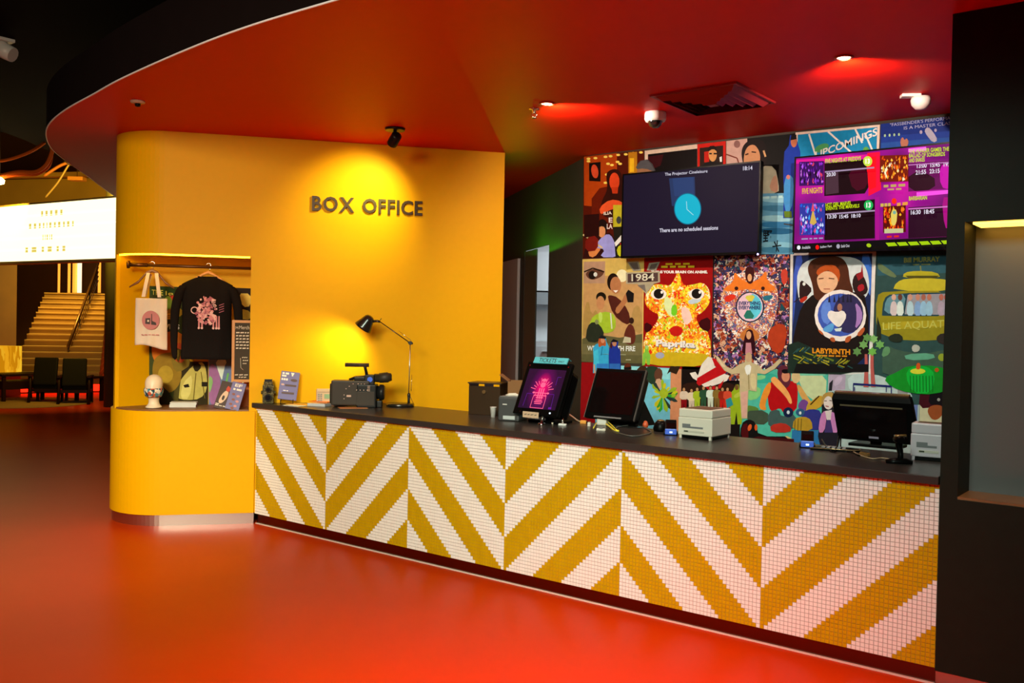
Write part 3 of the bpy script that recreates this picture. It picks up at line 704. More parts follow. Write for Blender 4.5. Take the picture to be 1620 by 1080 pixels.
# ------------------------------------------------------------ film posters pasted on the back wall
def wart(y=2.097): a = Art((0, y, 0), (0, -1, 0)); a.step = .00015; return a
def panel(a, pts, m, back=2.0995):
    a.k += 1; m = ink(m) if isinstance(m, str) else m
    fr = [a.P(*q) for q in pts]; bk = [Vector((v.x, back, v.z)) for v in fr]
    a.mb.grid([bk, fr], m, caps=(False, True), smooth=False); return a
def done(a, name, lab, cat='poster', group=None): return a.mb.build(name, label=lab, cat=cat, group=group)
def person(a, x, y, h, shirt, legs, skin='#b07850', hair='#2a1408', w_=.3):
    """a small printed figure, feet at (x,y), h px tall"""
    u = h/8
    a.poly([(x-u*.9, y), (x-u*1.0, y-u*4), (x+u*1.0, y-u*4), (x+u*.9, y), (x+u*.2, y), (x, y-u*3), (x-u*.2, y)], legs)
    a.poly([(x-u*1.5, y-u*3.6), (x-u*1.5, y-u*6), (x-u*.8, y-u*6.6), (x+u*.8, y-u*6.6), (x+u*1.5, y-u*6), (x+u*1.5, y-u*3.6)], shirt, 1)
    a.ell(x, y-u*7.3, u*.62, u*.8, hair).ell(x, y-u*7.15, u*.45, u*.62, skin)

# top row
a = wart(); panel(a, [(923.5, 247), (1019, 237.5), (1020, 406), (922, 409)], '#4a1004')
a.poly([(924, 248), (976, 242), (976, 330), (924, 325)], '#a03808').poly([(936, 300), (986, 290), (988, 350), (936, 356)], '#5a1404', 1)
for x, y in ((931, 251), (942, 250), (958, 248), (966, 247), (978, 245), (990, 244), (1002, 242), (1014, 241), (962, 259), (968, 261), (977, 256), (981, 259), (960, 276), (958, 289), (931, 255)): a.ell(x, y, 3.2, 1.9, '#ffc050', n=10)
a.poly([(994, 241), (1008, 240), (1008, 275), (994, 274)], '#a86a10').poly([(996, 250), (1003, 250), (1003, 272), (996, 272)], '#d8a018')
a.poly([(932, 258), (950, 256), (950, 287), (932, 286)], '#140806').ell(941, 271, 5.5, 11, '#c04020', -.15)
a.poly([(962, 300), (958, 275), (966, 268), (978, 267), (986, 280), (986, 345), (952, 345), (950, 320)], '#2c0c06', 2)
a.ell(972, 287, 8, 14, '#c83c18').poly([(967, 296), (978, 296), (977, 306), (969, 306)], '#b03010').poly([(950, 340), (948, 328), (965, 315), (984, 318), (984, 326), (960, 334)], '#d04a20', 1)
a.poly([(924, 340), (948, 338), (948, 372), (924, 376)], '#240806').poly([(926, 376), (946, 372), (946, 396), (926, 398)], '#6a140c', 1)
a.text('ILIA', 955, 340, 968, 339, 5, '#d8c8b8', .03).text('E', 963, 352, 969, 352, 8, '#e8dcd0', .03).text('LA', 960, 362, 969, 362, 8, '#e8dcd0', .03)
a.poly([(970, 324), (984, 324), (984, 359), (970, 360)], '#b0a020').poly([(970, 359), (987, 358), (987, 407), (974, 408)], '#1c1810').ell(979, 348, 4, 6, '#3a3a34')
a.poly([(972, 384), (986, 368), (986, 378), (974, 390)], '#d8dcc8').poly([(975, 392), (987, 384), (987, 404), (978, 406)], '#b8b018', 1).poly([(980, 386), (986, 380), (986, 388)], '#c01c10')
done(a, 'film_poster', 'orange lamplit film poster of a long haired woman left of the clock screen')
a = wart(2.0955); panel(a, [(922, 408), (926, 392), (944, 370), (965, 368), (976, 382), (978, 408)], '#2a0c0a')
a.poly([(930, 404), (933, 386), (948, 378), (952, 392), (940, 408)], '#c8743c', 1).poly([(941, 392), (950, 376), (962, 369), (970, 376), (976, 398), (976, 407), (948, 407), (958, 394)], '#9088c8', 1)
a.ell(953, 362, 7.5, 12, '#1a0c0a').ell(952, 366, 5.8, 9.5, '#c88050').poly([(945, 360), (947, 348), (956, 346), (963, 356), (959, 364), (954, 357)], '#180a08', 1)
a.line([(922.5, 371), (953, 392)], 2.4, '#c8a870').ell(936, 381, 3, 4, '#d08850')
done(a, 'cutout_figure', 'cut-out print of a person in a lilac shirt gripping a long stick', 'print')
a = wart(2.096); panel(a, [(1020, 238.5), (1103, 228), (1103, 330), (1020, 330)], '#c8a890'); a.poly([(1025, 244), (1103, 235), (1103, 330), (1025, 330)], '#0c0606').poly([(1025, 248), (1050, 244), (1045, 262), (1025, 270)], '#30060a')
done(a, 'film_poster', 'black film poster with a pale border behind the top left of the clock screen')
a = wart(2.0945); panel(a, [(1004, 272), (1006, 262), (1013, 254), (1024, 252), (1032, 259), (1037, 270), (1037, 280), (1004, 280)], '#3a3434')
a.poly([(1006, 268), (1016, 264), (1033, 268), (1036, 278), (1006, 280)], '#8a5a3c', 1).poly([(1004, 268), (1012, 255), (1024, 252), (1033, 264), (1036, 272), (1020, 266)], '#4a4444', 1)
done(a, 'cutout_figure', 'cut-out print of a head in a grey knitted cap above the clock screen', 'print')
a = wart(); panel(a, [(1103.5, 228), (1148, 223), (1148, 290), (1103.5, 290)], '#b01408'); a.poly([(1107, 234), (1144, 230), (1144, 290), (1107, 290)], '#241008').poly([(1114, 240), (1122, 239), (1122, 256), (1114, 257)], '#a81808')
a.poly([(1110, 262), (1120, 256), (1136, 256), (1142, 262), (1142, 290), (1110, 290)], '#0c0808').ell(1127.5, 244, 6.5, 11.5, '#c08048').poly([(1120, 240), (1121, 231), (1132, 230), (1135, 240), (1128, 235)], '#100806', 1).line([(1122, 243), (1126, 243)], 2.4, '#140a06').line([(1129, 243), (1134, 243)], 2.4, '#140a06').poly([(1138, 249), (1142, 247), (1142, 256), (1139, 256)], '#d8d0c8')
done(a, 'film_poster', 'red bordered film poster of a person in dark glasses above the clock screen')
a = wart(2.0965); panel(a, [(1148.5, 222.5), (1258, 211), (1256, 402), (1150, 402)], '#0a0808')
a.poly([(1149, 223), (1182, 219), (1184, 260), (1149, 270)], '#b48878').line([(1149, 244), (1166, 250), (1170, 262)], 2, '#6a2c20').ell(1166, 228, 5, 6, '#7a5048')
a.poly([(1176, 262), (1172, 240), (1178, 226), (1192, 219), (1208, 222), (1214, 236), (1212, 262), (1200, 290), (1178, 276)], '#140a0a', 2)
a.poly([(1178, 240), (1184, 230), (1194, 228), (1202, 240), (1203, 254), (1197, 272), (1180, 274), (1176, 256)], '#b87850', 2).poly([(1176, 256), (1182, 258), (1181, 274), (1177, 274)], '#c89070', 1)
a.line([(1179, 245), (1184, 243)], 2, '#2a1008').line([(1189, 240), (1196, 241)], 2, '#2a1008').line([(1208, 238), (1211, 248)], 3, '#c08858')
a.poly([(1196, 300), (1198, 275), (1206, 262), (1226, 263), (1232, 290), (1232, 306), (1196, 308)], '#a89c80', 1).poly([(1216, 300), (1222, 280), (1229, 276), (1232, 306)], '#b88468', 1)
a.poly([(1202, 306), (1256, 305), (1255, 402), (1203, 402)], '#5a8aa0')
for y, c in ((312, '#88b0b8'), (326, '#3c6c84'), (342, '#8cb0b4'), (352, '#2c6488'), (362, '#1c5070'), (384, '#78a4b0'), (392, '#40748c')): a.poly([(1203, y), (1225, y-2), (1255, y), (1255, y+7), (1230, y+9), (1203, y+6)], c, 1)
a.text('野', 1207, 384, 1222, 384, 20, '#101418', .02).words(3, 1205, 315, 1238, 313, 4, '#a8c4c8').line([(1225, 382), (1232, 398)], 2, '#101418').line([(1222, 390), (1236, 388)], 2, '#101418').line([(1230, 380), (1228, 398)], 1.6, '#101418').line([(1240, 354), (1254, 356)], 2, '#40342c')
done(a, 'film_poster', 'film poster of a dark haired woman over pale blue water between the two screens')
a = wart(2.094); panel(a, [(1239, 345), (1240, 300), (1239, 268), (1241, 240), (1248, 230), (1250, 214), (1259, 213), (1262, 226), (1266, 240), (1266, 300), (1254, 345)], '#16308c')
a.poly([(1240, 280), (1254, 276), (1256, 300), (1252, 334), (1240, 334)], '#3c80b4', 1).ell(1256, 224, 5, 9, '#b06040').poly([(1250, 222), (1252, 213), (1260, 213), (1260, 220)], '#120c10').poly([(1240, 334), (1252, 334), (1253, 344), (1241, 344)], '#5a7018').ell(1247, 280, 3, 3.5, '#c06a60')
done(a, 'cutout_figure', 'cut-out print of a person in a blue shirt and flared jeans between the two screens', 'print')
a = wart(2.0955); panel(a, [(1258.5, 209.5), (1392, 197), (1390, 260), (1259, 260)], '#d8b8a4'); a.poly([(1262, 213), (1388, 201), (1386, 260), (1262, 260)], '#1878a0')
for l in (((1280, 212), (1294, 258)), ((1310, 208), (1350, 244)), ((1353, 204), (1364, 226)), ((1368, 210), (1382, 242))): a.line(l, 3, '#d8c8bc')
a.ell(1300, 234, 12, 6, '#4a8c50', -.4).ell(1370, 238, 5, 6, '#5a9440').text('UPCOMINGS', 1290, 252, 1388, 214, 12, '#e0d8cc', .02)
done(a, 'film_poster', 'turquoise poster with white slanting lines reading UPCOMINGS above the film times screen')
a = wart(); panel(a, [(1393.5, 196), (1540, 180), (1540, 260), (1392, 260)], '#16286c')
for y, c in ((216, '#1c3480'), (226, '#24488c'), (238, '#2c5890')): a.poly([(1394, y), (1538, y-12), (1538, y+24), (1394, y+26)], c)
a.text('"FASSBENDER\'S PERFORMANCE', 1408, 200, 1520, 187, 5, '#a8a0b8').text('IS A MASTER CLASS"', 1430, 205, 1512, 196, 5, '#a8a0b8')
for i in range(4): a.ell(1400+i*7.4, 214.5-i*.6, 1.8, 2.6, '#98b088', n=5)
a.poly([(1462, 206), (1468, 200), (1476, 208), (1484, 222), (1476, 226), (1466, 214)], '#a898a4', 1).ell(1457, 209, 2.2, 3, '#a090a4').ell(1480, 206, 2, 2.6, '#a090a4').poly([(1424, 222), (1428, 216), (1431, 222), (1434, 218), (1438, 224), (1434, 234), (1426, 234)], '#b06850', 1)
done(a, 'film_poster', 'deep blue film poster with white quotation above the film times screen')

# middle row
a = wart(); panel(a, [(921.5, 410), (1019, 406), (1017, 575), (920, 572)], '#c8a050')
a.poly([(923, 440), (1017, 430), (1016, 540), (922, 540)], '#b88450').poly([(922, 500), (930, 470), (936, 500), (944, 486), (950, 520), (922, 540)], '#a47a40', 1).poly([(1000, 490), (1010, 480), (1016, 500), (1016, 530), (998, 520)], '#a87c44', 1)
a.poly([(921, 536), (940, 528), (980, 534), (1016, 528), (1016, 575), (920, 572)], '#5a5030').poly([(922, 544), (1016, 542), (1016, 562), (921, 560)], '#6a5c3a')
a.poly([(923.5, 414), (957.5, 413), (957, 448), (923, 448)], '#a87c60').poly([(924, 432), (940, 424), (957, 428), (952, 438), (934, 444)], '#5a3424', 2).ell(937, 435, 6, 6.5, '#180e0a').ell(942, 434, 3, 3.5, '#c8bcb0').line([(924, 430), (938, 424), (956, 430)], 2.2, '#20100a')
a.ell(984, 436, 9, 10, '#e0d0a0').poly([(961, 470), (964, 466), (978, 470), (994, 490), (998, 510), (990, 514), (970, 498)], '#4a1c14', 1)
a.ell(970, 446, 9.5, 14, '#1c100a').ell(974, 451, 8.8, 13.5, '#a86840').poly([(970, 459), (978, 459), (974, 463)], '#e8d8c8')
a.poly([(972, 490), (984, 476), (988, 466), (992, 464), (994, 474), (986, 486), (977, 498)], '#a4643c', 1).poly([(990, 464), (994, 458), (1003, 464), (1002, 478), (993, 478)], '#181210')
a.ell(951, 470, 8, 8, '#181008').ell(950, 479, 6.5, 11, '#b8784c').poly([(932, 524), (934, 505), (944, 496), (962, 492), (974, 500), (974, 522), (958, 528)], '#98a828', 1).poly([(946, 498), (950, 492), (954, 500), (950, 514)], '#b0bc50', 1)
a.poly([(926, 540), (929, 516), (938, 508), (950, 514), (957, 530), (946, 542)], '#26281c', 1).ell(944, 509, 3, 4, '#7a7848').line([(966, 495), (968, 520)], 2, '#c8c0a8')
a.poly([(986, 542), (988, 524), (996, 510), (1004, 518), (1006, 538), (1000, 546)], '#5a2418', 1).ell(999, 507, 4, 5, '#301810').poly([(985, 542), (988, 532), (998, 534), (998, 542)], '#b8a888')
a.text('WRITING WITH FIRE', 929, 554.5, 1005, 555.5, 8, '#d8d0c0', .03).line([(950, 560), (990, 561)], 1, '#a09878').line([(990, 569), (998, 569)], 1.5, '#a09878')
done(a, 'film_poster', 'tan film poster titled WRITING WITH FIRE with a smiling woman raising a camera')
a = wart(); panel(a, [(1019, 406), (1128, 403.5), (1125, 585), (1017, 582)], '#8c0a0a')
LEAF = blotch('leafy_orange_print', ['#e8a010', '#e06010', '#f0c830', '#d83010', '#f0e0a0', '#a8b020', '#e88018', '#f4b020'], 42, .5, distort=.15, gain=PG)
a.poly([(1020, 470), (1026, 455), (1036, 449), (1050, 450), (1060, 452), (1068, 440), (1073, 424), (1077, 440), (1082, 452), (1096, 450), (1112, 446), (1123, 458), (1124, 478), (1112, 494), (1100, 500), (1106, 515), (1124, 528), (1125, 578), (1018, 578), (1018, 530), (1036, 515), (1044, 498), (1030, 492), (1021, 482)], LEAF, 1)
a.poly([(1020, 508), (1034, 516), (1026, 526), (1019, 524)], '#38060a', 1).poly([(1104, 508), (1124, 500), (1124, 526), (1108, 520)], '#38060a', 1)
a.poly([(1052, 466), (1064, 476), (1070, 496), (1060, 502), (1050, 486)], '#cfd890', 1).poly([(1062, 484), (1070, 480), (1072, 498), (1062, 500)], '#68b020', 1).poly([(1078, 484), (1090, 488), (1096, 506), (1084, 516), (1078, 498)], '#e8b0a0', 1).poly([(1088, 474), (1110, 470), (1108, 478), (1090, 482)], '#b0b4b8', 1)
a.ell(1042, 465, 12.5, 8.5, '#e8e0c8').ell(1042, 464.5, 8, 7.8, '#16100c').ell(1102, 465, 12.5, 8.5, '#e8e0c8').ell(1102, 464.5, 8, 7.8, '#16100c').ell(1047, 462, 2, 2.4, '#f0e8d8').ell(1107, 462, 2, 2.4, '#f0e8d8')
a.poly([(1058, 520), (1070, 514), (1082, 520), (1076, 532), (1062, 531)], '#b81810', 1).poly([(1018, 578), (1018, 562), (1050, 556), (1086, 558), (1125, 560), (1125, 580)], '#c09818', 1).ell(1044, 562, 7, 5, '#9890a0')
for q in (0, 1): a.text('Paprika', 1038.5+q*-.9, 551.5+q*-.9, 1101+q*-.9, 554.5+q*-.9, 13.5, ('#50305c', '#f0e8e4')[q], .05)
a.words(3, 1053, 419, 1091, 418.5, 2.8, '#c8a018').words(4, 1046, 423.5, 1098.5, 423.2, 3.2, '#d8b020').text('THIS IS YOUR BRAIN ON ANIME.', 1030, 432.2, 1119.5, 432.4, 4.4, '#f0d8d0', .05)
done(a, 'film_poster', 'red and orange leafy film poster titled Paprika')
a = wart(2.093); panel(a, [(990, 431), (1043.5, 429), (1044, 446), (1034, 449), (1022, 465), (1009, 449), (990.5, 449)], '#a08c70')
a.poly([(992, 414), (1010, 413), (1014, 428), (1002, 429)], '#8c7c68').poly([(1027, 416), (1044, 414), (1038, 428), (1023, 428)], '#8c7c68').poly([(995, 416), (1008, 415), (1011, 426), (1003, 427)], '#5c4c44').poly([(1030, 418), (1041, 416), (1036, 426), (1026, 427)], '#5c4c44')
a.poly([(993, 433), (1041, 431), (1041, 445), (993, 447)], '#4c3430').poly([(1001, 433), (1008, 433), (1005, 446), (998, 446)], '#2c1c1c').poly([(1020, 432), (1028, 432), (1030, 445), (1018, 446)], '#2c1c1c').text('1984', 999, 445, 1035, 443.5, 11.5, '#c8b8a0', .01)
a.poly([(1008, 451), (1020, 450), (1022, 462)], '#6c5c54')
done(a, 'cutout_emblem', 'bronze coloured cut-out print of a V with a bar reading 1984', 'print')
a = wart(); panel(a, [(1128.5, 403.5), (1250, 400), (1248, 604), (1126, 604)], '#241418')
COLL = blotch('crowded_collage_print', ['#1c1430', '#8c3018', '#b05030', '#3a2430', '#c89070', '#24284c', '#7a1c20', '#d8c0b0', '#184048', '#301018', '#a06898', '#3c3050'], 46, .5, distort=.1, gain=PG)
a.poly([(1130, 405), (1249, 402), (1247, 602), (1128, 602)], COLL)
CO2 = blotch('pale_collage_print', ['#c88858', '#d8b8a0', '#8c5070', '#e08040', '#40587c', '#e8d8c8', '#b04828'], 60, .5, distort=.1, gain=PG)
a.poly([(1142, 462), (1150, 440), (1168, 432), (1186, 430), (1206, 432), (1224, 444), (1232, 462), (1228, 500), (1214, 530), (1186, 545), (1160, 532), (1146, 500)], CO2, 2)
a.poly([(1142, 458), (1160, 446), (1162, 428), (1170, 440), (1186, 448), (1203, 440), (1212, 426), (1214, 446), (1230, 456), (1216, 462), (1186, 456), (1156, 462)], '#d86a20', 1).ell(1165, 456, 3, 3, '#301410').ell(1207, 456, 3, 3, '#301410')
a.poly([(1144, 470), (1160, 464), (1166, 470), (1150, 480)], '#c82c18', 1).poly([(1206, 468), (1224, 466), (1220, 474), (1208, 476)], '#286070', 1)
a.poly([(1178, 425), (1186, 420), (1194, 425), (1192, 446), (1186, 450), (1180, 444)], '#3a1010', 1).ell(1186, 439, 3.5, 6, '#d09060')
a.ell(1186.5, 485.5, 23, 24.5, '#282838').ell(1186.5, 485.5, 20.5, 22.5, '#d8a8b0').poly([(1187, 463), (1200, 468), (1207, 485), (1200, 500), (1188, 507), (1186, 485)], '#58b0c0', 1).poly([(1176, 468), (1196, 466), (1188, 480)], '#c8b440', 1).poly([(1184, 486), (1196, 504), (1174, 504)], '#286858', 1)
a.text('EVERYTHING', 1168.5, 482.5, 1203, 482.5, 6, '#202858', .04).text('EVERYWHERE', 1168.5, 489.5, 1203, 489.5, 6, '#202858', .04)
a.poly([(1168, 530), (1186, 514), (1204, 530), (1196, 540), (1176, 540)], '#b8642c', 1).poly([(1173, 556), (1180, 524), (1186, 520), (1192, 524), (1196, 556), (1190, 560), (1178, 560)], '#2c0810', 1).ell(1184.5, 530, 4, 6.5, '#c88860').poly([(1180, 542), (1188, 542), (1190, 560), (1179, 560)], '#b87078')
a.poly([(1216, 520), (1236, 510), (1246, 520), (1240, 556), (1226, 560), (1214, 540)], '#a83418', 1).poly([(1234, 428), (1246, 424), (1246, 446), (1238, 452)], '#b83828', 1)
done(a, 'film_poster', 'crowded dark red and violet collage film poster around a pink and blue disc')
a = wart(); panel(a, [(1250.5, 400.5), (1386, 397.5), (1379, 592), (1248, 592)], '#d8c8bc')
a.poly([(1255, 404), (1380, 400.5), (1374, 588), (1252, 588)], '#1c2448').poly([(1256, 405), (1272, 404), (1262, 440), (1256, 500), (1254, 520)], '#3c50a8', 1).poly([(1360, 402), (1379, 402), (1378, 470), (1372, 460)], '#3c68b8', 1)
a.poly([(1262, 470), (1260, 430), (1276, 410), (1320, 404), (1360, 408), (1374, 430), (1376, 468), (1350, 480), (1270, 482)], '#c8c4c0', 2)
a.poly([(1258, 520), (1268, 482), (1290, 462), (1350, 460), (1374, 470), (1374, 588), (1253, 588), (1254, 540)], '#1c1210', 1)
a.poly([(1276, 425), (1284, 410), (1304, 405), (1330, 405), (1342, 420), (1344, 444), (1352, 464), (1336, 478), (1288, 478), (1286, 450)], '#4c2414', 2).poly([(1290, 430), (1300, 420), (1320, 418), (1330, 430), (1326, 450), (1318, 432), (1308, 426), (1296, 438)], '#b04818', 1)
a.poly([(1292, 436), (1310, 426), (1326, 438), (1325, 452), (1314, 464), (1300, 463), (1293, 450)], '#d8a078', 2).line([(1295, 441), (1303, 440)], 1.6, '#5a2c1c').line([(1311, 440), (1320, 441)], 1.6, '#5a2c1c').line([(1303, 457), (1313, 457)], 1.4, '#a04838')
a.poly([(1264, 462), (1266, 442), (1276, 448), (1286, 458), (1276, 470), (1266, 478)], '#2c1818', 1).ell(1272, 449, 2.4, 2.8, '#d8d0c8').poly([(1264, 474), (1276, 467), (1278, 472), (1268, 480)], '#a82818', 1).line([(1256, 478), (1266, 470)], 1.4, '#2c1818')
a.poly([(1348, 446), (1352, 434), (1362, 430), (1370, 444), (1374, 462), (1360, 470), (1350, 460)], '#2c1816', 1).poly([(1354, 434), (1362, 430), (1364, 418), (1366, 438), (1358, 444)], '#8c1c20').poly([(1356, 452), (1366, 448), (1368, 458), (1358, 462)], '#a01c24', 1)
a.ell(1329.5, 499, 41, 41, '#e8e4e8').ell(1329.5, 498, 36, 34, '#3c50a0').ell(1342, 496, 24, 31, '#30284c').poly([(1352, 476), (1364, 490), (1364, 508), (1352, 522), (1356, 500)], '#a070a8', 1).poly([(1298, 486), (1310, 470), (1316, 490), (1312, 515), (1300, 508)], '#5c78c0', 1)
for x in (1312, 1320, 1327, 1334, 1341, 1346): a.poly([(x-2, 478), (x, 466-(x % 3)*2), (x+2, 478)], '#201c2c')
a.poly([(1318, 512), (1308, 500), (1312, 490), (1324, 494), (1334, 490), (1340, 500), (1332, 514), (1326, 518)], '#e0d8d8', 1).ell(1328.5, 486, 4, 6, '#a06850').poly([(1320, 520), (1332, 518), (1330, 524), (1322, 524)], '#cfe0f0').poly([(1300, 520), (1320, 508), (1318, 524), (1306, 526)], '#5890c8', 1)
for p in ([(1293, 520), (1300, 524), (1304, 530), (1298, 528)], [(1312, 534), (1320, 533), (1322, 541), (1315, 540)], [(1338, 533), (1348, 530), (1344, 541), (1336, 542)], [(1354, 530), (1366, 516), (1369, 521), (1362, 532)]): a.poly(p, '#b05028', 1)
a.text('LABYRINTH', 1285, 558.5, 1345, 561, 8.5, '#d88018', .04).words(5, 1292, 563.5, 1340, 564.5, 2.4, '#c87818').poly([(1255, 590), (1260, 575), (1374, 576), (1374, 588)], '#141010')
done(a, 'film_poster', 'white bordered film poster of a figure with a crystal ball titled LABYRINTH')
a = wart(); panel(a, [(1386.5, 397.5), (1540, 393), (1535, 640), (1380, 640)], '#2c4440')
a.poly([(1388, 400), (1538, 396), (1536, 430), (1388, 436)], '#2c5058').poly([(1388, 416), (1396, 418), (1420, 436), (1414, 440), (1390, 428)], '#606c48', 1)
a.text('Bill MURRAY', 1430, 415.5, 1487, 413.5, 8, '#98903c', .03).words(2, 1444, 419.5, 1472, 419, 2, '#6c7040').line([(1456, 420), (1457, 430)], 2, '#707040')
a.poly([(1428, 440), (1430, 431), (1450, 428), (1482, 430), (1489, 440)], '#a89820', 1).poly([(1412, 460), (1418, 446), (1434, 440), (1486, 440), (1510, 446), (1512, 460)], '#b8a428', 1).poly([(1432, 436), (1486, 436), (1480, 440), (1438, 440)], '#4c4414')
a.poly([(1386, 520), (1386, 468), (1400, 460), (1512, 460), (1512, 536), (1440, 540), (1396, 530)], '#8c7c18', 1).poly([(1388, 500), (1394, 520), (1394, 536), (1386, 540)], '#24281c').poly([(1392, 510), (1512, 505), (1512, 515), (1400, 522)], '#a89020', 1)
a.poly([(1395, 497), (1398, 472), (1410, 464), (1512, 462), (1512, 500), (1396, 500)], '#203c44', 1).poly([(1398, 496), (1401, 474), (1412, 466), (1434, 465), (1428, 496)], '#5c8088', 1).poly([(1431, 497), (1436, 466), (1512, 464), (1512, 498)], '#90888c')
for x, s, f in ((1414, '#c8b0ac', '#c8947c'), (1424, '#c8d0cc', '#5c3428'), (1440, '#a8bcc8', '#c08870'), (1452, '#7894b8', '#b87860'), (1461, '#8cacc8', '#a05c48'), (1470, '#90b0c8', '#b06850'), (1489, '#a8909c', '#b0604c'), (1497, '#9c8c98', '#a85040')):
    a.poly([(x-6, 499), (x-5, 480), (x, 475), (x+5, 480), (x+6, 499)], s, 1).ell(x, 470, 3.6, 5, f)
a.text('LIFE AQUATIC', 1396.5, 524, 1511, 519.5, 14, '#b0a440', .0).text('LIFE AQUATIC', 1397.5, 524.3, 1512, 519.8, 13, '#141810', -.01) if False else a.text('LIFE AQUATIC', 1396.5, 524, 1511, 519.5, 14, '#b8ac48', .01)
a.poly([(1404, 532), (1420, 526), (1430, 534), (1424, 542), (1408, 540)], '#24281c', 1).poly([(1480, 534), (1490, 526), (1510, 530), (1510, 546), (1486, 544)], '#2c2420', 1).poly([(1442, 548), (1448, 544), (1456, 548), (1454, 556), (1444, 557)], '#a8a494', 1)
a.poly([(1396, 556), (1404, 546), (1420, 554), (1460, 560), (1500, 552), (1512, 560), (1512, 600), (1396, 600)], '#3c5040', 1).poly([(1394, 566), (1398, 548), (1408, 548), (1408, 560)], '#5c8458', 1).poly([(1430, 560), (1476, 558), (1480, 568), (1434, 570)], '#5a9474', 1).ell(1490, 565, 6, 6, '#889028')
a.poly([(1397, 598), (1420, 588), (1436, 578), (1482, 578), (1512, 590), (1512, 612), (1478, 624), (1440, 622), (1410, 612)], '#148020', 1).poly([(1432, 594), (1440, 580), (1466, 578), (1480, 592), (1474, 622), (1444, 622)], '#10a030', 1)
for x in range(1440, 1476, 5): a.line([(x, 594), (x+.5, 620)], 1.3, '#0c6018')
a.ell(1452, 587, 12, 4.5, '#c8c030').poly([(1449, 584), (1450, 574), (1456, 574), (1456, 584)], '#c84c18', 1).ell(1482, 585, 3.4, 3.4, '#a84818')
done(a, 'film_poster', 'yellow submersible film poster reading Bill MURRAY and LIFE AQUATIC beside the black pillar')

# bottom row
a = wart(); panel(a, [(920, 573), (943, 573), (941, 700), (917, 700)], '#8c0c10'); done(a, 'film_poster', 'plain dark red poster edge below the tan film poster')
a = wart(2.0965); panel(a, [(943, 576), (1061, 582), (1059, 720), (941, 720)], '#6caab8')
a.poly([(975, 578), (1060, 583), (1060, 600), (985, 596)], '#88c0c4').ell(993, 583, 6, 9, '#5c2414').poly([(987, 581), (999, 580), (998, 584), (988, 585)], '#14100e').poly([(985, 605), (990, 590), (1000, 592), (1002, 605)], '#c05038', 1)
a.poly([(1006, 586), (1014, 578), (1024, 580), (1026, 596), (1012, 600)], '#3c2414', 1).poly([(1020, 580), (1038, 578), (1048, 590), (1046, 606), (1032, 610), (1022, 600)], '#243424', 2).poly([(1034, 590), (1042, 580), (1049, 588), (1046, 604), (1038, 606)], '#5a3424', 1).poly([(1036, 600), (1046, 598), (1048, 612), (1038, 620)], '#c09070', 1)
import random as _r
_r.seed(5)
for i in range(26):
    an = _r.uniform(0, 6.28); r = _r.uniform(12, 21); c = ('#889c20', '#b8a818', '#2c8c28', '#24302c')[i % 4]; w0 = _r.uniform(.12, .2)
    cx0, cy0 = 1048, 625
    a.poly([(cx0, cy0), (cx0+r*math.cos(an-w0), cy0+r*math.sin(an-w0)*1.1), (cx0+r*1.25*math.cos(an), cy0+r*1.25*math.sin(an)*1.1), (cx0+r*math.cos(an+w0), cy0+r*math.sin(an+w0)*1.1)], c)
a.ell(1050, 622, 7, 8, '#98a020')
done(a, 'film_poster', 'pale blue poster with a green and yellow splash behind the second terminal')
a = wart(2.0975); panel(a, [(1060, 580), (1078, 580), (1076, 730), (1058, 730)], '#c87c54'); done(a, 'film_poster', 'narrow peach coloured poster strip left of the black poster with a white figure emblem')
a = wart(2.0955); panel(a, [(1062, 560), (1070, 556), (1075, 562), (1076, 580), (1070, 592), (1060, 588), (1055, 592), (1062, 576)], '#2c1c10'); a.ell(1068, 574, 4, 6, '#6c4020')
done(a, 'cutout_figure', 'cut-out print of a small dark crouching figure at the foot of the Paprika poster', 'print')
a = wart(2.0945); panel(a, [(1016, 578), (1017, 560), (1020, 556), (1020, 548), (1023, 545), (1026, 549), (1026, 556), (1029, 562), (1028, 577), (1024, 577), (1022, 566), (1020, 577)], '#78a838'); a.ell(1023, 549, 2.2, 3.4, '#98b068')
done(a, 'cutout_figure', 'tiny cut-out print of a lime green figure between the tan and the orange posters', 'print')
a = wart(); panel(a, [(1079, 579), (1172, 583), (1170, 735), (1076, 733)], '#140c0a')
a.poly([(1078, 610), (1090, 604), (1150, 604), (1168, 612), (1168, 644), (1077, 644)], '#2c140c', 1)
for x, sh, lg, y in ((1082, '#c8a890', '#7c0c10', 648), (1094, '#d0b090', '#c0a088', 650), (1103, '#98a020', '#98a020', 648), (1113, '#28442c', '#28442c', 646), (1124, '#c8c4b0', '#b8b49c', 646), (1134, '#7c5a24', '#6c4c20', 646), (1143, '#8c2010', '#b01810', 648), (1151, '#c04028', '#b03018', 648)): person(a, x, y, 36, sh, lg)
a.poly([(1148, 632), (1156, 628), (1160, 640), (1150, 646)], '#28787c')
done(a, 'film_poster', 'black poster with a row of small standing figures behind the white receipt printer')
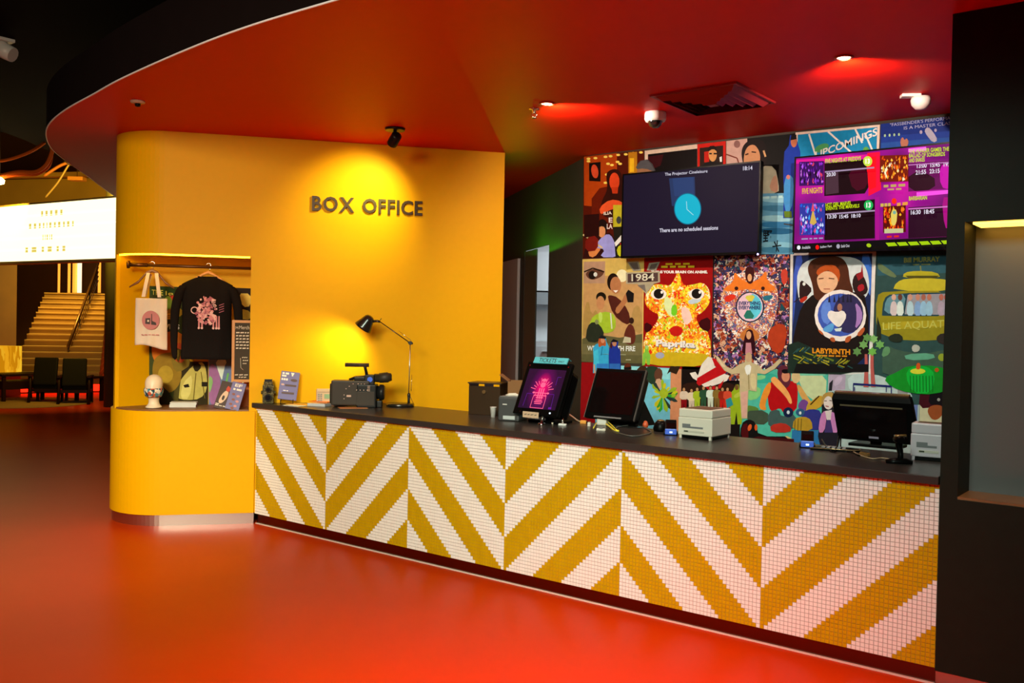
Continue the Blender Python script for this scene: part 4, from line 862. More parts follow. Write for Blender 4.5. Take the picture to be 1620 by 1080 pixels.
# plain white burst with a red ribbon where the photograph has a well known emblem
a = wart(2.0945); panel(a, [(1091, 590), (1100, 588), (1104, 594), (1110, 576), (1120, 564), (1128, 566), (1130, 578), (1136, 584), (1148, 592), (1154, 594), (1150, 602), (1140, 606), (1128, 610), (1114, 612), (1106, 604), (1096, 598)], '#d8c0b0')
a.poly([(1103, 598), (1140, 576), (1150, 586), (1148, 590), (1106, 610), (1102, 606)], '#b01014').poly([(1126, 566), (1134, 568), (1148, 584), (1142, 588), (1130, 576)], '#b01014').poly([(1116, 612), (1136, 610), (1146, 600), (1140, 614), (1122, 617)], '#b01014')
done(a, 'cutout_emblem', 'cut-out print of a white shape crossed by red ribbons above the white receipt printer', 'print')
a = wart(2.0935); panel(a, [(1154, 640), (1155, 622), (1160, 617), (1164, 608), (1168, 608), (1170, 616), (1175, 620), (1176, 645), (1173, 671), (1167, 671), (1165, 650), (1162, 671), (1156, 671)], '#8c9818')
a.ell(1165.5, 612.5, 3, 4.4, '#6c4420').poly([(1160, 626), (1168, 620), (1174, 618), (1172, 626), (1163, 630)], '#a8a838', 1)
done(a, 'cutout_figure', 'cut-out print of a figure in a lime green jumpsuit beside the white receipt printer', 'print')
a = wart(2.0965); panel(a, [(1172, 583), (1310, 586), (1306, 735), (1170, 735)], '#48a088')
a.poly([(1190, 592), (1230, 590), (1228, 606), (1188, 606)], '#30947c', 1).poly([(1184, 596), (1212, 592), (1210, 600), (1186, 602)], '#7cac70', 1).poly([(1180, 616), (1204, 610), (1202, 630), (1182, 634)], '#78b068', 1).poly([(1262, 588), (1308, 589), (1306, 640), (1280, 630), (1266, 610)], '#b8b888', 1).poly([(1262, 587), (1308, 588), (1306, 594), (1264, 594)], '#70b090')
a.poly([(1180, 640), (1200, 644), (1200, 652), (1180, 654)], '#54702c', 1).poly([(1176, 650), (1215, 648), (1216, 672), (1186, 670)], '#3c4434', 1)
a.poly([(1216, 644), (1214, 620), (1218, 606), (1226, 598), (1252, 602), (1262, 606), (1262, 630), (1260, 650), (1240, 654), (1234, 644), (1222, 652)], '#a80c10', 1)
a.poly([(1219, 602), (1210, 612), (1204, 628), (1200, 646), (1213, 650), (1210, 638), (1220, 616)], '#d87c28', 1).poly([(1232, 606), (1229, 588), (1234, 577), (1246, 578), (1252, 590), (1250, 610), (1240, 616)], '#58202c', 2).ell(1243, 595, 6.5, 9, '#c87858').poly([(1236, 584), (1250, 584), (1249, 590), (1238, 591)], '#14080c', 1)
a.poly([(1219, 600), (1222, 596), (1228, 596), (1247, 618), (1254, 636), (1250, 640), (1243, 627), (1222, 606)], '#e0904c', 1).ell(1259, 596, 7, 10, '#c8a070').poly([(1252, 592), (1254, 582), (1264, 581), (1266, 592), (1258, 587)], '#3c2410', 1).poly([(1260, 612), (1264, 606), (1278, 628), (1284, 636), (1278, 643), (1268, 630)], '#c88c48', 1)
a.poly([(1262, 640), (1270, 630), (1280, 636), (1278, 650), (1264, 648)], '#6c3c78', 1).poly([(1275, 654), (1276, 640), (1284, 634), (1294, 626), (1302, 626), (1304, 640), (1290, 648)], '#b88828', 1).line([(1282, 640), (1296, 626)], 2, '#3c2408')
a.poly([(1266, 680), (1268, 652), (1284, 646), (1300, 650), (1304, 680)], '#2c2c70', 1).poly([(1214, 652), (1232, 646), (1236, 660), (1252, 652), (1262, 664), (1252, 682), (1216, 678)], '#3c4c48', 1).ell(1247, 652, 8, 8, '#141c38').ell(1247, 652, 2.4, 3, '#b8bcc0').ell(1266, 652, 7, 6, '#284c6c').ell(1266, 653, 2, 2.6, '#c8c8c0')
a.poly([(1253, 680), (1256, 662), (1272, 658), (1284, 664), (1286, 682)], '#a87c20', 1).line([(1258, 664), (1257, 681)], 1, '#4c3c14').line([(1263, 662), (1262, 681)], 1, '#4c3c14').line([(1268, 662), (1267, 681)], 1, '#4c3c14')
a.poly([(1218, 672), (1240, 668), (1252, 676), (1250, 684), (1220, 684)], '#a8281c', 1).poly([(1170, 700), (1172, 670), (1184, 662), (1196, 668), (1200, 690), (1256, 690), (1256, 735), (1170, 735)], '#100c0c', 1).poly([(1172, 690), (1174, 672), (1184, 668), (1184, 700)], '#48080c', 1).ell(1186, 676, 3, 5.5, '#d05020', .3).ell(1196, 676, 2.4, 5, '#c84818')
a.poly([(1170, 698), (1200, 690), (1256, 694), (1256, 735), (1170, 735)], '#3c0c0c')
done(a, 'film_poster', 'sea green film poster of a person in dark glasses and a red vest')
a = wart(2.0955); panel(a, [(1253, 680), (1312, 681), (1310, 705), (1252, 704)], '#286490'); a.poly([(1236, 696), (1242, 688), (1254, 694), (1254, 702), (1238, 700)], '#c8a060', 1)
done(a, 'film_poster', 'plain bright blue strip of poster just above the worktop behind the card reader')
a = wart(2.0975); panel(a, [(1310.5, 587), (1456, 592), (1452, 735), (1306, 735)], '#9ca49c')
a.poly([(1312, 590), (1338, 591), (1337, 616), (1311, 618)], '#a48c9c').poly([(1312, 606), (1318, 600), (1316, 618), (1311, 618)], '#242024').poly([(1322, 596), (1334, 594), (1330, 606), (1318, 612)], '#b89cac', 1)
a.poly([(1340, 592), (1380, 590), (1420, 604), (1444, 622), (1440, 640), (1400, 630), (1344, 622)], '#b0b8b0', 1).poly([(1420, 612), (1436, 616), (1436, 630), (1420, 628)], '#8c8480', 1).poly([(1440, 640), (1452, 640), (1450, 690), (1438, 690)], '#5c6890')
done(a, 'film_poster', 'pale grey film poster behind the rear terminal and the printed palm trees')
a = wart(2.0935); panel(a, [(1294, 690), (1300, 650), (1300, 630), (1306, 621), (1318, 620), (1324, 632), (1322, 648), (1330, 690), (1326, 706), (1298, 706)], '#1c1820')
a.poly([(1299, 644), (1300, 626), (1308, 620), (1318, 620), (1326, 634), (1322, 654), (1316, 640), (1308, 628)], '#a87c3c', 1).ell(1310.5, 637, 7.5, 10.5, '#d0b8ac').line([(1306, 642), (1311, 643)], 1.5, '#903c38').line([(1304, 634), (1308, 634)], 1.2, '#4c3428').line([(1312, 633), (1316, 634)], 1.2, '#4c3428')
a.poly([(1294, 684), (1298, 656), (1306, 648), (1308, 660), (1304, 684)], '#b86c98', 1).poly([(1312, 684), (1314, 650), (1322, 654), (1328, 684)], '#b870a0', 1).poly([(1305, 650), (1316, 648), (1314, 664), (1308, 664)], '#c8b0a8').poly([(1304, 684), (1308, 664), (1314, 664), (1318, 684)], '#3c2c5c')
done(a, 'cutout_figure', 'cut-out print of a blonde woman with a pink scarf beside the rear terminal', 'print')
a = wart(2.096); panel(a, [(1456.5, 600), (1540, 600), (1536, 735), (1452, 735)], '#b8ac88')
a.poly([(1453, 646), (1456, 616), (1500, 612), (1512, 612), (1512, 650), (1480, 644)], '#3c0c14', 1).poly([(1468, 640), (1472, 618), (1488, 610), (1512, 614), (1512, 645), (1486, 640)], '#120c10', 1).poly([(1466, 650), (1472, 641), (1490, 640), (1494, 652), (1484, 664), (1474, 664)], '#8c4420', 2).ell(1485, 632, 2.5, 2.5, '#8c8478').poly([(1484, 612), (1492, 608), (1494, 616), (1486, 616)], '#c8c4bc')
done(a, 'film_poster', 'cream poster of a face under a black cap above the lilac printer')
# overlapping cut-outs
a = wart(2.0925); panel(a, [(1132, 562), (1136, 564), (1150, 580), (1158, 584), (1170, 576), (1178, 573), (1180, 560), (1186, 557), (1189, 562), (1189, 573), (1200, 578), (1208, 586), (1222, 578), (1233, 567), (1238, 570), (1226, 583), (1210, 592), (1198, 590), (1197, 619), (1184, 617), (1182, 662), (1173, 662), (1170, 617), (1170, 590), (1158, 592), (1146, 586), (1134, 570)], '#b89c74')
a.poly([(1133, 563), (1138, 568), (1148, 580), (1142, 580)], '#d0ac88').poly([(1177, 578), (1189, 576), (1187, 592), (1181, 594)], '#d8cfc0', 1).ell(1184, 565, 5, 7.5, '#b88c68').poly([(1172, 620), (1183, 618), (1181, 660), (1174, 660)], '#c8907c').line([(1184, 592), (1185, 616)], 1.2, '#8c7444').poly([(1186, 592), (1196, 590), (1196, 617), (1188, 614)], '#c8ac7c', 1)
done(a, 'cutout_figure', 'cut-out print of a person in a cream suit with both arms stretched out', 'print')
a = wart(2.0925); a.mb = MB(); panel(a, [(938, 590), (939, 568), (938, 550), (942, 545), (948, 542), (948, 534), (952, 531), (958, 533), (959, 540), (963, 548), (964, 590)], '#3494b8')
a.poly([(947, 550), (946, 538), (950, 532), (958, 536), (959, 548), (953, 546)], '#a84c24', 1).ell(953.5, 538, 3.2, 4.6, '#c87c58').poly([(947, 535), (951, 530), (959, 533), (958, 536)], '#14141c').poly([(939, 556), (946, 552), (948, 576), (940, 578)], '#40a8cc').poly([(944, 575), (962, 575), (962, 590), (944, 590)], '#3070b0').line([(940, 576), (941, 590)], 2, '#c8906c').line([(953, 548), (951, 562)], 1.4, '#1c6890')
done(a, 'cutout_figure', 'cut-out print of a long haired person in a light blue shirt and dark cap', 'print')
a = wart(2.0915); panel(a, [(963, 590), (963, 560), (964, 550), (968, 546), (967, 540), (972, 537), (978, 540), (977, 548), (981, 554), (982, 590)], '#1c2c80')
a.ell(972, 543, 3.4, 4.8, '#b07050').poly([(966, 541), (970, 536), (978, 539), (976, 541)], '#101018').poly([(965, 548), (966, 541), (969, 545), (968, 552)], '#3c1418').poly([(964, 575), (981, 575), (981, 590), (964, 590)], '#2c5ca0')
done(a, 'cutout_figure', 'cut-out print of a person in a navy blue top and black cap', 'print')
a = wart(2.0925); panel(a, [(1366, 612), (1368, 580), (1368, 560), (1372, 560), (1373, 580), (1374, 612)], '#b05048'); panel(a, [(1378, 612), (1377, 580), (1377, 556), (1382, 556), (1382, 580), (1385, 612)], '#b05048')
for x, y, c in ((1366, 545, '#6c9450'), (1382, 536, '#7ca45c'), (1380, 556, '#6ca444'), (1356, 556, '#5c8044'), (1392, 545, '#6c9c50'), (1372, 534, '#5c8444')):
    a.poly([(x+8*math.cos(t)*(1 if i % 2 else .62), y+7.5*math.sin(t)*(1 if i % 2 else .62)) for i, t in enumerate([2*math.pi*k/12 for k in range(12)])], c)
a.line([(1349.6, 607), (1411, 611)], 3, '#1c2058').line([(1350, 608), (1350, 622)], 1.6, '#1c2058').line([(1410, 611), (1410, 624)], 1.6, '#1c2058').line([(1402, 611), (1402, 620)], 1.4, '#1c2058').line([(1352, 612), (1352, 618)], 1.4, '#1c2058')
done(a, 'cutout_palm_trees', 'cut-out print of two red trunked palm trees on a blue table', 'print')
a = wart(2.0935); _r.seed(9); a.k = 1; panel(a, [(1246, 590), (1247, 545), (1262, 540), (1290, 552), (1312, 560), (1340, 575), (1352, 588), (1330, 592)], '#1c2820')
for i in range(34):
    x = _r.uniform(1249, 1345); y = 548+(x-1246)*.28+_r.uniform(0, 26)*(1-(x-1246)/130); L = _r.uniform(8, 17); an = _r.choice((-.75, -.6, .45, .35)); 
    y = min(y, 584)
    a.line([(x, y), (min(x+L*math.cos(an), 1349), min(588, y+L*math.sin(an)))], _r.uniform(1.2, 2.4), ('#a08c20', '#847818', '#5c6820', '#284844')[i % 4])
done(a, 'cutout_palm_leaf', 'cut-out print of yellow green palm fronds over the foot of the crystal ball poster', 'print')

# ------------------------------------------------------------ the two screens
def tv(name, lab, x0, x1, z0, z1, yf):
    t = thing(name, lab, 'screen', ((x0+x1)/2, yf, z0))
    T_ = Matrix.Translation((-(x0+x1)/2, -yf, -z0)); b = .012
    mb = MB(T_); mb.box(x0, x1, yf+.004, yf+.05, z0, z1, BLK, .004); mb.build('housing', parent=t)
    mb = MB(T_); mb.box(x0, x0+b, yf-.004, yf+.006, z0, z1, BLK); mb.box(x1-b, x1, yf-.004, yf+.006, z0, z1, BLK); mb.box(x0+b, x1-b, yf-.004, yf+.006, z1-b, z1, BLK); mb.box(x0+b, x1-b, yf-.004, yf+.006, z0, z0+b*1.4, BLK); mb.build('bezel', parent=t)
    mb = MB(T_); mb.box((x0+x1)/2-.2, (x0+x1)/2+.2, yf+.05, 2.088, (z0+z1)/2-.15, (z0+z1)/2+.15, BLKM); mb.build('wall_bracket', parent=t)
    return t, T_, b
YS = 1.95
t, T_, b = tv('wall_screen', 'black wall screen with a turquoise clock disc saying there are no scheduled sessions', 2.30, 3.515, 2.262, 2.965, YS)
mb = MB(T_); x0, x1, z0, z1 = 2.30, 3.515, 2.262, 2.965
mb.face([(x0+b, YS, z0+b), (x1-b, YS, z0+b), (x1-b, YS, z1-b), (x0+b, YS, z1-b)], glow('#1e162a', 1.0)); mb.build('display', parent=t)
a = Art((0, YS, 0), (0, -1, 0)); a.step = .0002; a.mb = MB(T_); G = glow
a.poly([(1058.5, 282), (1099, 279.5), (1100.3, 320), (1063, 326)], G('#27375f')).poly([(1064, 282), (1097, 280), (1098, 310), (1067, 310)], G('#2a3f6e'))
a.ell(1087.9, 330.2, 21.6, 25, G('#0c6c8c'), n=40).ell(1087.9, 330.2, 20.2, 23.6, G('#12b4cf'), n=40).line([(1086, 318.2), (1086.8, 331), (1097, 340)], .9, G('#b0e4ea'))
a.text('The Projector Cineleisure', 1051.9, 279.6, 1119.3, 274.2, 6.2, G('#d8d4e4'), .01).text('18:14', 1175.5, 269.6, 1190.4, 268.6, 6.6, G('#d8d4e4'), .02).text('There are no scheduled sessions', 1043.4, 367.6, 1136, 363.2, 6.2, G('#d8d4e4'), .02)
a.mb.build('screen_picture', parent=t)
mb = MB(T_); q = on_plane(1199.3, 403.4, (0, YS, 0), (0, -1, 0)); mb.ball((q.x, YS-.006, q.z+.006), .007, mat('violet_led', (.1, .05, .4), .4, emit=(.30, .22, 1), es=14), 10); mb.build('power_light', parent=t)

t, T_, b = tv('wall_screen', 'wall screen of film times in magenta, red and lime partly hidden by the black pillar', 3.775, 4.99, 2.262, 2.965, YS)
x0, x1, z0, z1 = 3.775, 4.99, 2.262, 2.965
mb = MB(T_)
m = bpy.data.materials.new('magenta_glow_picture'); m.use_nodes = True; nt = m.node_tree; bs = nt.nodes['Principled BSDF']; bs.inputs['Base Color'].default_value = (0, 0, 0, 1); bs.inputs['Roughness'].default_value = .5; bs.inputs['Specular IOR Level'].default_value = .05
tc = nt.nodes.new('ShaderNodeTexCoord'); ns = nt.nodes.new('ShaderNodeTexNoise'); ns.inputs['Scale'].default_value = 2.6; ns.inputs['Detail'].default_value = 1
nt.links.new(tc.outputs['Object'], ns.inputs['Vector']); rp = nt.nodes.new('ShaderNodeValToRGB'); e = rp.color_ramp.elements
e[0].position = .3; e[0].color = (.06, .002, .07, 1); e[1].position = .72; e[1].color = (.9, .01, .42, 1); q = e.new(.5); q.color = (.32, .004, .25, 1)
nt.links.new(ns.outputs['Fac'], rp.inputs['Fac']); nt.links.new(rp.outputs['Color'], bs.inputs['Emission Color']); bs.inputs['Emission Strength'].default_value = 1.1
mb.face([(x0+b, YS, z0+b), (x1-b, YS, z0+b), (x1-b, YS, z1-b), (x0+b, YS, z1-b)], m); mb.build('display', parent=t)
a = Art((0, YS, 0), (0, -1, 0)); a.step = .0002; a.mb = MB(T_)
DKP, LIM, SIL = G('#1c040c'), G('#c4dc10', 1.1), G('#a890b0'); WH = G('#e4dcec', 1.1)
a.poly([(1258, 253), (1386, 243), (1386, 250), (1258, 259)], G('#d8148c', 1.2)).poly([(1372, 242), (1392, 240), (1394, 300), (1374, 310)], G('#f00838', 1.2)).poly([(1366, 250), (1386, 247), (1386, 296), (1376, 300)], G('#ff0818', 1.5)).poly([(1437, 235), (1465, 232), (1466, 238), (1437, 241)], G('#f060e0', 1.2)).poly([(1450, 304), (1503, 300), (1503, 306), (1450, 311)], G('#f04cd8', 1.2))
a.poly([(1304, 258), (1370, 252), (1374, 296), (1368, 306), (1304, 310)], DKP, 0).poly([(1340, 268), (1372, 264), (1374, 296), (1350, 304)], G('#48041c'), 1).poly([(1306, 274), (1326, 272), (1327, 305), (1306, 308)], G('#4c303c'))
a.poly([(1304, 322), (1384, 315), (1384, 377), (1304, 380)], DKP).poly([(1437, 258), (1502, 254), (1502, 298), (1437, 303)], G('#6c0a58')).poly([(1437, 272), (1478, 276), (1480, 300), (1437, 303)], G('#30041c'), 1).poly([(1486, 262), (1503, 258), (1503, 300), (1488, 296)], G('#c010a0', 1.2), 1)
a.poly([(1437, 328), (1502, 324), (1502, 374), (1437, 377)], G('#2c0420')).poly([(1490, 312), (1503, 312), (1503, 362), (1494, 360)], G('#a8087c', 1.1), 1).poly([(1384, 312), (1391, 311), (1391, 381), (1385, 382)], G('#a80c88', 1.1))
a.poly([(1256.5, 386), (1505, 374), (1503, 395), (1256.5, 399)], G('#0c060c'))
def thumb(a, x, y, w_, h_, cols, seed, n=60):
    a.poly([(x, y), (x+w_, y-1.5), (x+w_, y+h_-1), (x, y+h_)], G(cols[0]))
    _r.seed(seed)
    for i in range(n):
        u, v = _r.random(), _r.random(); cx_, cy_ = x+2+u*(w_-4), y+2+v*(h_-4); L = _r.uniform(1.5, 5.5); an = _r.uniform(1.2, 1.9)
        dx, dy = L*math.cos(an), L*math.sin(an)*1.3; wd = _r.uniform(.7, 2.2)
        X = [(cx_-wd, cy_), (cx_+dx, max(y, cy_-dy)), (cx_+wd, cy_), (cx_+dx*.3, min(y+h_-1, cy_+dy*.6))]
        X = [(min(max(px_, x), x+w_), py_) for px_, py_ in X]
        a.poly(X, G(cols[1+i % (len(cols)-1)], 1.1))
thumb(a, 1264.5, 256, 39, 38, ['#3c0a5c', '#8c30c8', '#18041c', '#b050e8', '#5c1490', '#d070e0', '#d8385c'], 1, 50)
thumb(a, 1265, 322, 40, 50, ['#3038a0', '#38a8f0', '#7c58d8', '#c8d8f8', '#b070e8', '#2058d8', '#d8487c'], 2, 70)
a.poly([(1281, 353), (1286, 330), (1292, 352), (1287, 356)], G('#d8b050')).poly([(1284, 372), (1286, 362), (1288, 372)], G('#101850')).poly([(1283, 334), (1286, 320), (1289, 334)], G('#e84860'))
thumb(a, 1392, 246, 45, 42, ['#7c1804', '#f89018', '#e84808', '#ffc040', '#fff0c0', '#5c0c04', '#f87010'], 3, 80)
thumb(a, 1397, 326, 36, 42, ['#5c0804', '#f88010', '#c82008', '#f8b820', '#e83c08'], 4, 50)
a.ell(1414.5, 318, 4, 4.6, G('#f02808', 1.2)).words(3, 1393, 327, 1409, 326, 5, G('#d8b850')).words(2, 1419, 326, 1436, 324, 5, G('#f0a040')).poly([(1409, 332), (1420, 331), (1418, 356), (1410, 357)], G('#e8d060'), 1).ell(1415, 336, 2.6, 2.8, G('#78b0a0'))
a.words(1, 1399, 369, 1429, 368, 7, G('#c8c890')).words(2, 1403, 376, 1422, 375, 3, G('#e02818')).words(3, 1398, 296.5, 1432, 294.5, 4, G('#c8a860')).words(2, 1404, 301, 1426, 300, 2.6, G('#c8a860')).words(4, 1268, 379, 1302, 377.5, 2, G('#a0a0c8'))
for txt, A_, B_, h_, c in (('FIVE NIGHTS', (1269, 307), (1301, 305), 9, G('#f0c010')), ('FIVE NIGHTS AT FREDDYS', (1305.5, 258.5), (1362, 254), 7, LIM),
    ('20:30', (1307.5, 279.5), (1322, 278), 6, WH), ('HOT GIRL MARVEL', (1306, 327.5), (1347, 324), 6.2, LIM), ('EVENTS: THE MARVELS', (1306.5, 332.8), (1359.5, 328), 5.6, LIM),
    ('13:30', (1309, 346), (1323.5, 345), 6, WH), ('15:45', (1328, 345.7), (1342, 344.7), 6, WH), ('18:10', (1347, 344.6), (1361.5, 343.6), 6, WH), ('Available', (1268.5, 394), (1282, 393), 4.6, G('#c8c4cc')), ('Selling Fast', (1297.5, 393.6), (1316, 391.6), 4.6, G('#c8c4cc')), ('Sold Out', (1330.5, 391.6), (1344, 390.6), 4.6, G('#c8c4cc')),
    ('THE HUNGER GAMES: THE', (1438, 243), (1501.5, 238.5), 6.4, LIM), ('BALLAD OF SONGBIRDS', (1438, 249.5), (1495, 246.5), 6.2, LIM), ('AND SNAKES', (1438, 257.3), (1463, 255.3), 6.6, LIM),
    ('13:00', (1450.5, 266), (1466, 265), 7, WH), ('15:45', (1472, 264.5), (1487, 263.5), 7, WH), ('19:15', (1493, 263.5), (1508, 262.5), 7, WH), ('21:55', (1448.5, 276.5), (1465, 275), 7, WH), ('23:15', (1470.5, 274.5), (1486.5, 273.5), 7, WH),
    ('BARBARIAN', (1438, 317), (1466.5, 315.5), 6.4, LIM), ('16:30', (1441, 339.5), (1456.5, 338.5), 7, WH), ('18:45', (1462, 338.5), (1478, 337.5), 7, WH)):
    a.text(txt, *A_, *B_, h_, c, .02)
for x_, y_, c in ((1372.7, 255, '#c8e048'), (1374, 324.5, '#18b050')): a.ell(x_, y_, 7.2, 8, G(c, 1.1)).text('13', x_-3.4, y_+4, x_+3.4, y_+3.7, 8, G('#fff4f0', 1.2), .03)
a.line([(1305, 272), (1383, 265)], 2.4, SIL).line([(1306, 339), (1384, 333)], 2.4, SIL).line([(1437, 261), (1503, 256.5)], 1.6, G('#c878c0')).line([(1437, 330.5), (1503, 326.5)], 2.2, G('#d878c8'))
a.ell(1263.6, 391.5, 2.8, 3.4, G('#e8e8f0', 1.1)).ell(1293, 391, 2.8, 3.6, G('#f01008', 1.3)).ell(1326, 389.5, 2.8, 3.6, G('#a8a4b4')).ell(1374.5, 388, 3.8, 3, G('#a8c818'), .3)
for k in range(6):
    X = 1401+k*17.5; a.poly([(X, 384-k*.7), (X+14.5, 383.3-k*.7), (X+19, 388.6-k*.7), (X+4.5, 389.6-k*.7)], G('#a0c808', 1.1))
a.mb.build('screen_picture', parent=t)
# ------------------------------------------------------------ things on the counter
Z1 = 1.0
def top(x, y): return at_z(x, y, Z1)
def facing(p): d = CAM-Vector(p); return math.atan2(d.y, d.x)+math.pi/2      # local -y turns to the viewer's side
def SCL(p): return (Vector(p)-CAM).dot(FW)/F                                  # metres per pixel at p
YAWW = math.atan2(N.y, N.x)+math.pi/2

# camouflaged twin lens camera
p = Vector((.045, .02, Z1)); p = top(424, 636)
p = Vector((max(p.x, .11), .045, Z1))
t = thing('vintage_camera', 'small dark camouflage patterned twin lens camera at the left end of the counter', 'camera', p, YAWW)
CAMO = blotch('camouflage_skin', ['#3a3a28', '#6a6448', '#1c1c14', '#8c7c58', '#4c4830', '#2a2c20'], 55, .4, distort=.4)
mb = MB(); mb.box(-.045, .045, -.04, .04, 0, .155, CAMO, .010); mb.build('body', parent=t)
mb = MB(); mb.box(-.036, .036, -.034, .034, .153, .18, CAMO, .006); mb.box(-.03, .03, -.03, -.026, .178, .20, BLKM, .002); mb.box(-.03, -.026, -.03, .03, .178, .198, BLKM); mb.box(.026, .03, -.03, .03, .178, .198, BLKM); mb.build('hood', parent=t)
for z, r in ((.115, .022), (.05, .031)):
    mb = MB(); mb.cyl((0, -.038, z), (0, -.060, z), r, r*.94, BLKM, 22); mb.cyl((0, -.058, z), (0, -.0605, z), r*.7, r*.7, mat('lens_glass', (.01, .01, .015), .05, coat=1), 22); mb.build('lens', parent=t)
for q in (-1, 1):
    mb = MB(); mb.cyl((q*.044, 0, .09), (q*.058, 0, .09), .016, .014, CAMO, 14); mb.build('knob', parent=t)

# purple book on a wire stand
p = Vector((.25, .125, Z1))
t = thing('display_book', 'purple blue book propped on a black wire stand at the left end of the counter', 'book', p, YAWW)
M = Matrix.Translation((0, 0, .035))@Matrix.Rotation(math.radians(-13), 4, 'X')@Matrix.Rotation(math.radians(7), 4, 'Y')
mb = MB(M); mb.box(-.075, .075, 0, .02, 0, .235, mat('book_purple', (.13, .12, .36), .5), .002); mb.build('cover', parent=t)
mb = MB(M); mb.box(-.068, .0755, .003, .017, .002, .233, mat('page_edge', (.45, .22, .16), .8)); mb.build('pages', parent=t)
mb = MB(M@Matrix.Translation((0, -.0008, 0))); BW = mat('book_white', (.8, .76, .8), .6); BD = mat('book_dark', (.09, .05, .06), .6); BPk = mat('book_pink', (.55, .35, .4), .6)
BT(mb, 2, -.065, -.012, .208, .016, BW); F2(mb, [(.002, .226), (.032, .226), (.024, .208), (.024, .198), (.012, .198), (.012, .208)], BW, 1); BT(mb, 1, -.066, -.03, .188, .014, BW); BT(mb, 3, -.066, -.015, .158, .017, BW)
F2(mb, circ(.035, .165, .028, .012), BD, 1); F2(mb, [(-.03, .11), (.06, .112), (.06, .128), (-.03, .126)], BD, 1); F2(mb, circ(-.05, .122, .014, .008), BPk, 1); F2(mb, [(-.05, .045), (.05, .047), (.05, .065), (-.05, .06)], BD, 1); BT(mb, 2, -.04, .0, .070, .007, BW)
mb.build('cover_print', parent=t)
mb = MB()
mb.tube([(-.05, -.035, .04), (-.05, -.03, .012), (-.05, -.02, .0035), (-.05, .09, .0035), (-.03, .07, .16), (.03, .07, .16), (.05, .09, .0035), (.05, -.02, .0035), (.05, -.03, .012), (.05, -.035, .04)], .003, BLKM, 6); mb.build('wire_stand', parent=t)

# beige gadget with display
p = Vector((.535, .345, Z1)); t = thing('label_printer', 'beige desktop device with a small green display beside the cinema camera', 'device', p, YAWW)
BG = mat('beige_plastic', (.52, .36, .24), .5, var=.05)
mb = MB(Matrix.Rotation(math.radians(-12), 4, 'X')); mb.box(-.115, .115, 0, .05, 0, .135, BG, .008); mb.build('body', parent=t)
MM = Matrix.Rotation(math.radians(-12), 4, 'X')
mb = MB(MM); mb.box(-.05, .058, -.002, .002, .05, .088, mat('lcd_green', (.14, .24, .08), .3)); mb.build('display', parent=t)
mb = MB(MM); mb.box(-.105, .105, -.0015, .002, .104, .107, mat('beige_dark', (.24, .15, .1), .6)); mb.build('seam_line', parent=t)
for i in range(4):
    for j in range(2):
        mb = MB(MM); mb.box(-.102+j*.02, -.088+j*.02, -.003, .002, .03+i*.017, .040+i*.017, mat('button_grey', (.20, .2, .22), .5), .001); mb.build('button', parent=t)
        mb = MB(MM); mb.box(.07+j*.02, .084+j*.02, -.003, .002, .03+i*.017, .040+i*.017, mat('button_orange', (.6, .2, .08), .5), .001); mb.build('button', parent=t)

# leaflets, booklets
def slab(name, lab, cat, px_, py_, w_, d_, h_, m, rz, dz=0, n=1, print_=None, grp=None):
    p = top(px_, py_); t = MB(); t.box(-w_/2, w_/2, -d_/2, d_/2, 0, h_, m, min(.001, h_*.3))
    if print_:
        for k, (x0, x1, y0, y1, mm) in enumerate(print_): t.face([(x0*w_, y0*d_, h_+.0004*(k+1)), (x1*w_, y0*d_, h_+.0004*(k+1)), (x1*w_, y1*d_, h_+.0004*(k+1)), (x0*w_, y1*d_, h_+.0004*(k+1))], mm)
    o = t.build(name, label=lab, cat=cat, group=grp, recentre=False); o.location = p+Vector((0, 0, dz)); o.rotation_euler = (0, 0, rz); return o
YP, OP, WP, PP2 = mat('yellow_paper', (.75, .42, .03), .6), mat('orange_paper', (.78, .18, .03), .6), mat('bluish_white_paper', (.60, .62, .66), .6), mat('pink_brown_paper', (.45, .22, .16), .6)
slab('leaflet', 'yellow leaflet lying flat in front of the purple book', 'leaflet', 474, 639.5, .20, .12, .003, YP, .3, print_=[(-.4, .4, -.3, .1, mat('leaflet_ink', (.5, .2, .05), .6))])
slab('leaflet', 'white leaflet with blue edge lying in front of the purple book', 'leaflet', 466, 641.5, .17, .10, .003, WP, .1)
slab('booklet', 'thick pale booklet under an orange flyer before the beige device', 'booklet', 506, 641.5, .16, .12, .022, WP, .35, print_=[(-.5, .5, -.45, .45, PP2)])
slab('flyer', 'bright orange flyer lying on the booklet in front of the beige device', 'flyer', 508, 639.5, .17, .11, .004, OP, .25, dz=.024, print_=[(-.4, .1, -.3, .3, mat('flyer_red', (.6, .08, .02), .6))])
slab('booklet', 'brownish pink booklet leaning out beside the orange flyer', 'booklet', 533, 640.5, .19, .13, .014, PP2, .75)
slab('leaflet', 'small yellow leaflet standing out behind the white tickets by the cinema camera', 'leaflet', 541, 637.5, .12, .08, .018, YP, .5)
slab('ticket_stack', 'folded white tickets lying in front of the cinema camera', 'tickets', 556, 641, .14, .08, .015, mat('pale_green_paper', (.62, .68, .60), .6), .9, dz=.0)
slab('flyer', 'orange brown flyer lying flat at the foot of the cinema camera', 'flyer', 558, 645, .22, .13, .003, mat('peach_paper', (.68, .26, .09), .6), 1.0)

